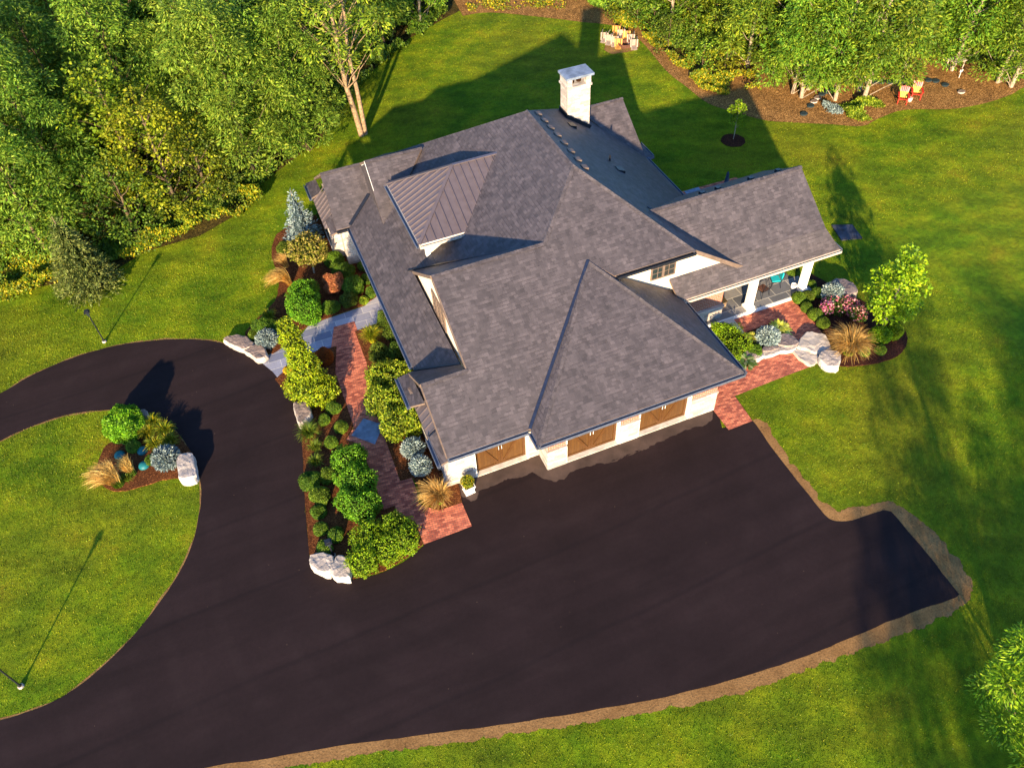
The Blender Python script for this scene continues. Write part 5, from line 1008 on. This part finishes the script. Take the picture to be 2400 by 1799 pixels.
# ================================================================= LAMPS, PLANTER, FURNITURE
def hpost(px, py, ty):
    b = G(px, py)
    for z in np.arange(.3, 4, .02):
        d = np.array([b[0], b[1], z]) - CAM; y = 899.5 - FP * (d @ CU) / (d @ CF)
        if y < ty: return z
    return 2
def lamp(label, px, py, H):
    b = G(px, py); r = thing('lamp_post', label, 'lamp', (b[0], b[1], 0)); f = lambda mb, n, m: setattr(mb.build(n, m), 'parent', r)
    f(MB().lathe([(.11, 0), (.11, .06), (.08, .10)], n=14), 'footing', M['boulder']); f(MB().lathe([(.06, .1), (.035, .25), (.03, H - .35), (.06, H - .32)], n=10), 'post', M['dark_metal'])
    f(MB().prism([(-.06, -.06), (.06, -.06), (.06, .06), (-.06, .06)], H - .30, H - .08), 'lantern_glass', M['glass']); f(MB().prism([(-.14, -.14), (.14, -.14), (.14, .14), (-.14, .14)], H - .08, H - .04).prism([(-.09, -.09), (.09, -.09), (.09, .09), (-.09, .09)], H - .04, H + .04), 'lantern_cap', M['dark_metal'])
lamp('black lamp post on the lawn above the driveway curve', 245, 801, 2.2); lamp('black lamp post at the lower left of the island lawn', 50, 1608, 2.0); lamp('small black lamp post behind the two pale boulders', 782, 1302, 1.15)
b = G(1099, 1150); pl_ = thing('planter', 'pale square planter with a clipped yellow shrub by the left garage door', 'planter', (b[0], b[1], 0))
bx = MB(); 
for (z0, z1, a0, a1) in ((0, .06, .22, .22), (.06, .42, .17, .23), (.42, .47, .25, .25)):
    i0 = len(bx.v); bx.v += [(sx * a0, sy * a0, z0) for sx, sy in ((-1, -1), (1, -1), (1, 1), (-1, 1))] + [(sx * a1, sy * a1, z1) for sx, sy in ((-1, -1), (1, -1), (1, 1), (-1, 1))]
    bx.f += [[i0 + 3, i0 + 2, i0 + 1, i0], [i0 + 4, i0 + 5, i0 + 6, i0 + 7]] + [[i0 + k_, i0 + (k_ + 1) % 4, i0 + 4 + (k_ + 1) % 4, i0 + 4 + k_] for k_ in range(4)]; bx.m += [0] * 6
q = bx.build('box', M['white_paint']); q.parent = pl_; q = MB().box(-.21, -.21, .45, .21, .21, .475).build('potting_soil', M['soil_dark']); q.parent = pl_
V, F, mi = shell([(0, 0, .72, .27, .27, .25)], 800, .07, .05, seed=8); q = link('topiary', npmesh('topiary', V, F, [M['daylily'], M['core']], mi)); q.parent = pl_; pl_.rotation_euler = (0, 0, .1)
b = G(1862, 676, .3); pt = MB().lathe([(.10, 0), (.15, .12), (.16, .26), (.13, .30), (.13, .27)], n=16).build('flower_pot', M['white_paint'], smooth=True); pt.location = (b[0] - .0, b[1] + .1, .215); tag(pt, 'small white pot at the foot of the end porch column', 'pot')

def adirondack(name, label, wood, back_lo, back_hi, group=None, ex=0, sw=1):
    r = thing(name, label, 'garden chair', (0, 0, 0), group); 
    def P(mb, n, m): o = mb.build(n, m); o.parent = r; return o
    seat = MB()
    for i in range(5): y = -.28 + i * .12; z = .36 - i * .035; seat.bar((-.25 * sw, y, z), (.25 * sw, y, z), .10, .02)
    P(seat, 'seat', wood); lo = MB(); hi = MB()
    for i in range(5):
        x = -.20 + i * .10; x2 = x * 1.25; zt = .98 - abs(i - 2) * .05; yb = .24
        pA = Vector((x, yb, .24)); pM = Vector((x * 1.1, yb + .13, .60)); pT = Vector((x2, yb + .27, zt)); lo.bar(pA, pM, .088, .018, up=(0, -1, .4)); hi.bar(pM, pT, .10, .018, up=(0, -1, .4)) if i in (0, 4) else hi.tube([pM, pM.lerp(pT, .8), pT], [.052, .052, .03], 6)
    P(lo, 'backrest', back_lo); P(hi, 'backrest_top', back_hi)
    for s_ in (-1, 1):
        P(MB().bar((s_ * .32, -.36, .54), (s_ * .30, .34, .54), .13, .022), 'arm', wood); P(MB().bar((s_ * (.28 + ex * .3), -.30 - ex * .6, -ex), (s_ * .28, -.30, .53), .09 - ex * .12, .04), 'leg', wood); P(MB().bar((s_ * .26, -.32, .34), (s_ * .26, .55, .02 - ex), .04, .10 - ex * .12), 'leg', wood)
    return r
def toward(p, deg=0): return math.atan2(CAM[1] - p[1], CAM[0] - p[0]) + math.pi / 2 + math.radians(deg)
red0 = adirondack('garden_chair', 'red garden chair with a pink and yellow back, the left one of two', M['red_paint'], M['yellow_paint'], M['pink_paint'], 'red garden chairs')
p = G(2113, 240); red0.location = (p[0], p[1], 0); red0.rotation_euler = (0, 0, toward(p, 8)); p = G(2144, 229); dup(red0, (p[0], p[1], 0), toward(p, 12), 1.05, 'red garden chair with a pink and yellow back, the right one of two')
p = G(2131, 238); o = MB().lathe([(.13, 0), (.17, .28), (.16, .28)], n=12).build('bucket', M['white_plastic'], smooth=True); o.location = (p[0], p[1], 0); tag(o, 'small white bucket standing between the two red garden chairs', 'bucket')
wh = adirondack('garden_chair', 'pale garden chair tipped over at the fire pit, leftmost of the row', M['weathered_wood'], M['weathered_wood'], M['weathered_wood'], 'garden chairs tipped round the fire pit', .28, .7)
tn = adirondack('garden_chair', 'tan wooden garden chair tipped over in front of the fire pit', M['tan_wood'], M['tan_wood'], M['tan_wood'], 'garden chairs tipped round the fire pit', .28, .7)
def tip(o, px, py, deg):
    p = G(px, py); o.rotation_mode = 'XYZ'; o.location = (p[0], p[1], .40); o.rotation_euler = (Matrix.Rotation(math.atan2(p[1] - CAM[1], p[0] - CAM[0]) - math.pi / 2 + math.radians(deg + 180), 4, 'Z') @ Matrix.Rotation(math.radians(-78), 4, 'X')).to_euler(); o.scale = (.8, .8, .8)
    o.location = (p[0], p[1], .30)
tip(wh, 1419, 92, -12); tip(tn, 1449, 106, 0)
for px, py, dg, src, lb_ in ((1428, 97, -5, wh, 'pale garden chair tipped over at the fire pit, second from the left'), (1440, 101, 0, wh, 'pale garden chair tipped over at the fire pit, third from the left'), (1484, 108, 8, wh, 'pale garden chair tipped over at the fire pit, rightmost and nearest'), (1477, 96, 5, wh, 'pale garden chair tipped over behind the rightmost one'),
                            (1455, 85, 4, wh, 'pale garden chair tipped over in the middle behind the tan chair'), (1446, 76, -8, tn, 'tan wooden garden chair tipped over at the far side of the fire pit'), (1467, 88, 6, tn, 'tan wooden garden chair tipped over right of the middle pale chair')):
    tip(dup(src, (0, 0, 0), 0, 1, lb_, 'garden chairs tipped round the fire pit'), px, py, dg)
p = G(1464, 108); fp = thing('fire_pit', 'rusty round fire pit among the tipped garden chairs', 'fire pit', (p[0], p[1], 0))
q = MB().lathe([(.5, 0), (.52, .28), (.47, .28), (.44, .05)], n=20).build('ring', M['rust']); q.parent = fp; q = MB().lathe([(.43, .03), (.2, .10), (.02, .12)], n=12).build('ash', M['dark_mulch']); q.parent = fp
sheet('soil_patch', ragged([(p[0] + 1.5 * math.cos(t) - .2, p[1] + 1.1 * math.sin(t)) for t in np.linspace(0, 6.283, 20)[:-1]], .2, .15, 2), .01, M['soil'])
Z3 = (1800, 180, 7.9); Z2 = (2060, 150, 11.06)
ss = [(Z3, 995, 335), (Z3, 1095, 295), (Z3, 1200, 260), (Z3, 785, 550), (Z3, 660, 700), (Z3, 1850, 125), (Z3, 1970, 115), (Z3, 2100, 100), (Z2, 60, 490), (Z2, 270, 490), (Z2, 470, 480), (Z2, 650, 480), (Z2, 1280, 440), (Z2, 1470, 460), (Z2, 1710, 560), (Z2, 2130, 740), (Z3, 920, 400), (Z3, 850, 470)]
for i, (zz, x, y) in enumerate(ss):
    p = G(zz[0] + x / zz[2], zz[1] + y / zz[2]); pale = i >= 15; o = MB().lathe([(.26, 0), (.27, .09), (.24, .10)], n=12).build('stepping_stone', M['boulder' if pale else 'core_blue']); o.location = (p[0], p[1], .01); o.scale = (1, .8, 1)
    tag(o, 'dark round log-slice stepping stone set in the wood chips' if not pale else 'pale flat stepping stone set in the wood chips', 'stepping stone', 'dark stepping stones' if not pale else 'pale stepping stones')
p = G(2247, 183); o = MB().bar((0, 0, 0), (0, 0, .5), .03, .03).box(-.12, -.02, .45, .12, .02, .62).build('garden_marker', M['white_paint']); o.location = (p[0], p[1], 0); tag(o, 'small white marker standing at the edge of the wood chips', 'marker')
p = G(2236, 160); o = MB().prism([(-.55, -.4), (.55, -.4), (.55, .4), (-.55, .4)], .62, .66).bar((-.45, -.3, 0), (-.45, -.3, .62), .05, .05).bar((.45, -.3, 0), (.45, -.3, .62), .05, .05).bar((-.45, .3, 0), (-.45, .3, .62), .05, .05).bar((.45, .3, 0), (.45, .3, .62), .05, .05).build('garden_table', M['white_plastic']); o.location = (p[0], p[1], 0); tag(o, 'small grey table in the trees behind the wood-chip clearing', 'table')
# porch furniture
def patio_chair(label, loc, rz, cush):
    r = thing('patio_chair', label, 'chair', loc, 'dark metal chairs on the porch', rz)
    def P(mb, n, m): o = mb.build(n, m); o.parent = r
    P(MB().prism([(-.25, -.25), (.25, -.25), (.27, .25), (-.27, .25)], .40, .43), 'seat', M['dark_metal'])
    bk_ = MB().tube([(-.25, .25, .42), (-.27, .36, .92), (0, .39, 1.02), (.27, .36, .92), (.25, .25, .42)], .016, 6)
    for i in range(5): bk_.bar((-.18 + i * .09, .27, .42), (-.2 + i * .1, .36, .96), .012, .012)
    P(bk_, 'backrest', M['dark_metal'])
    for sx in (-1, 1):
        for sy in (-1, 1): P(MB().tube([(sx * .23, sy * .23, .41), (sx * .28, sy * .28, 0)], .014, 6), 'leg', M['dark_metal'])
    if cush: P(MB().prism([(-.22, .26), (.22, .26), (.22, .32), (-.22, .32)], .48, .95), 'back_cushion', M['turquoise_fabric'])
    P(MB().prism([(-.23, -.22), (.23, -.22), (.23, .22), (-.23, .22)], .43, .48), 'cushion', M['turquoise_fabric' if cush else 'rust'])
patio_chair('dark metal chair with a turquoise cushion at the right of the porch table', (15.75, 5.95, .215), -1.9, True); patio_chair('dark metal chair with a brown seat in front of the porch table', (14.75, 5.6, .215), math.pi + .2, False); patio_chair('dark metal chair with a turquoise back at the left of the porch table', (14.3, 6.6, .215), 1.6, True)
tb = thing('patio_table', 'dark round metal table under the porch roof', 'table', (15.0, 6.5, .215)); q = MB().lathe([(.5, .70), (.52, .72), (.5, .74)], n=20).build('table_top', M['dark_metal']); q.parent = tb
for i in range(3): a = i * 2.09; q = MB().tube([(0, 0, .5), (.35 * math.cos(a), .35 * math.sin(a), 0)], .018, 6).build('leg', M['dark_metal']); q.parent = tb
q = MB().tube([(0, 0, .45), (0, 0, .7)], .03, 8).build('stem', M['dark_metal']); q.parent = tb
bn = thing('bench', 'small wooden bench beside the brick wall on the porch', 'bench', (12.35, 6.0, .215)); q = MB().box(-.22, -.5, .40, .22, .5, .44).build('seat', M['tan_wood']); q.parent = bn
for sy in (-1, 1): q = MB().box(-.2, sy * .42 - .03, 0, .2, sy * .42 + .03, .4).build('leg', M['bark']); q.parent = bn
p = tuple(G(1707, 402, 2.5)[:2]); um = thing('parasol', 'closed navy parasol standing on the back brick terrace', 'parasol', (p[0], p[1], 0)); q = MB().tube([(0, 0, 0), (0, 0, 2.5)], .025, 8).build('pole', M['dark_metal']); q.parent = um
q = MB().lathe([(.05, .9), (.17, 1.0), (.14, 1.7), (.07, 2.4), (.02, 2.5)], n=9).build('canopy', M['navy_fabric']); q.parent = um; q = MB().lathe([(.28, 0), (.28, .06), (.06, .12)], n=14).build('base', M['dark_metal']); q.parent = um

# ================================================================= TURF
def turf(n, x0, x1, y0, y1, hgt, wd_, seed):
    r_ = np.random.default_rng(seed); x = r_.uniform(x0, x1, n); y = r_.uniform(y0, y1, n)
    d = np.stack([x, y, np.zeros(n)], 1) - CAM; zz = d @ CF; u = 1200 + FP * (d @ CR) / zz; v = 899.5 - FP * (d @ CU) / zz; k_ = (zz > 1) & (u > -60) & (u < 2460) & (v > -60) & (v < 1860); x, y = x[k_], y[k_]
    for poly in (drive, verge, slate, path, rpath, bedA, bedB, bedC, bedD, bedE, bedF, ring, lfloor, rfloor, [(-4.2, .8), (12.8, 0), (17.5, 4.7), (17.5, 11.6), (12.8, 22), (-4.4, 22)]):
        k_ = ~inside(x, y, poly); x, y = x[k_], y[k_]
    n = len(x); a = r_.random(n) * 6.283; h = hgt * (.5 + r_.random(n)); ln = h * .9; L_ = r_.normal(size=(n, 2)) * .6; w2 = wd_ * (.6 + .8 * r_.random(n))
    b0 = np.stack([x - np.cos(a) * w2, y - np.sin(a) * w2, np.zeros(n)], 1); b1 = np.stack([x + np.cos(a) * w2, y + np.sin(a) * w2, np.zeros(n)], 1); tp_ = np.stack([x + L_[:, 0] * ln, y + L_[:, 1] * ln, h], 1)
    V = np.stack([b0, b1, tp_], 1).reshape(-1, 3); F = np.arange(len(V)).reshape(-1, 3); return V, F
parts = [turf(420000, -26, 24, -16, 22, .035, .014, 1), turf(260000, -24, 52, 8, 50, .035, .022, 2)]
V = np.concatenate([p[0] for p in parts]); F = np.arange(len(V)).reshape(-1, 3); o = link('grass', npmesh('grass', V, F, [M['turf']])); tag(o, 'short mown grass blades of the lawn', 'grass', kind='stuff')
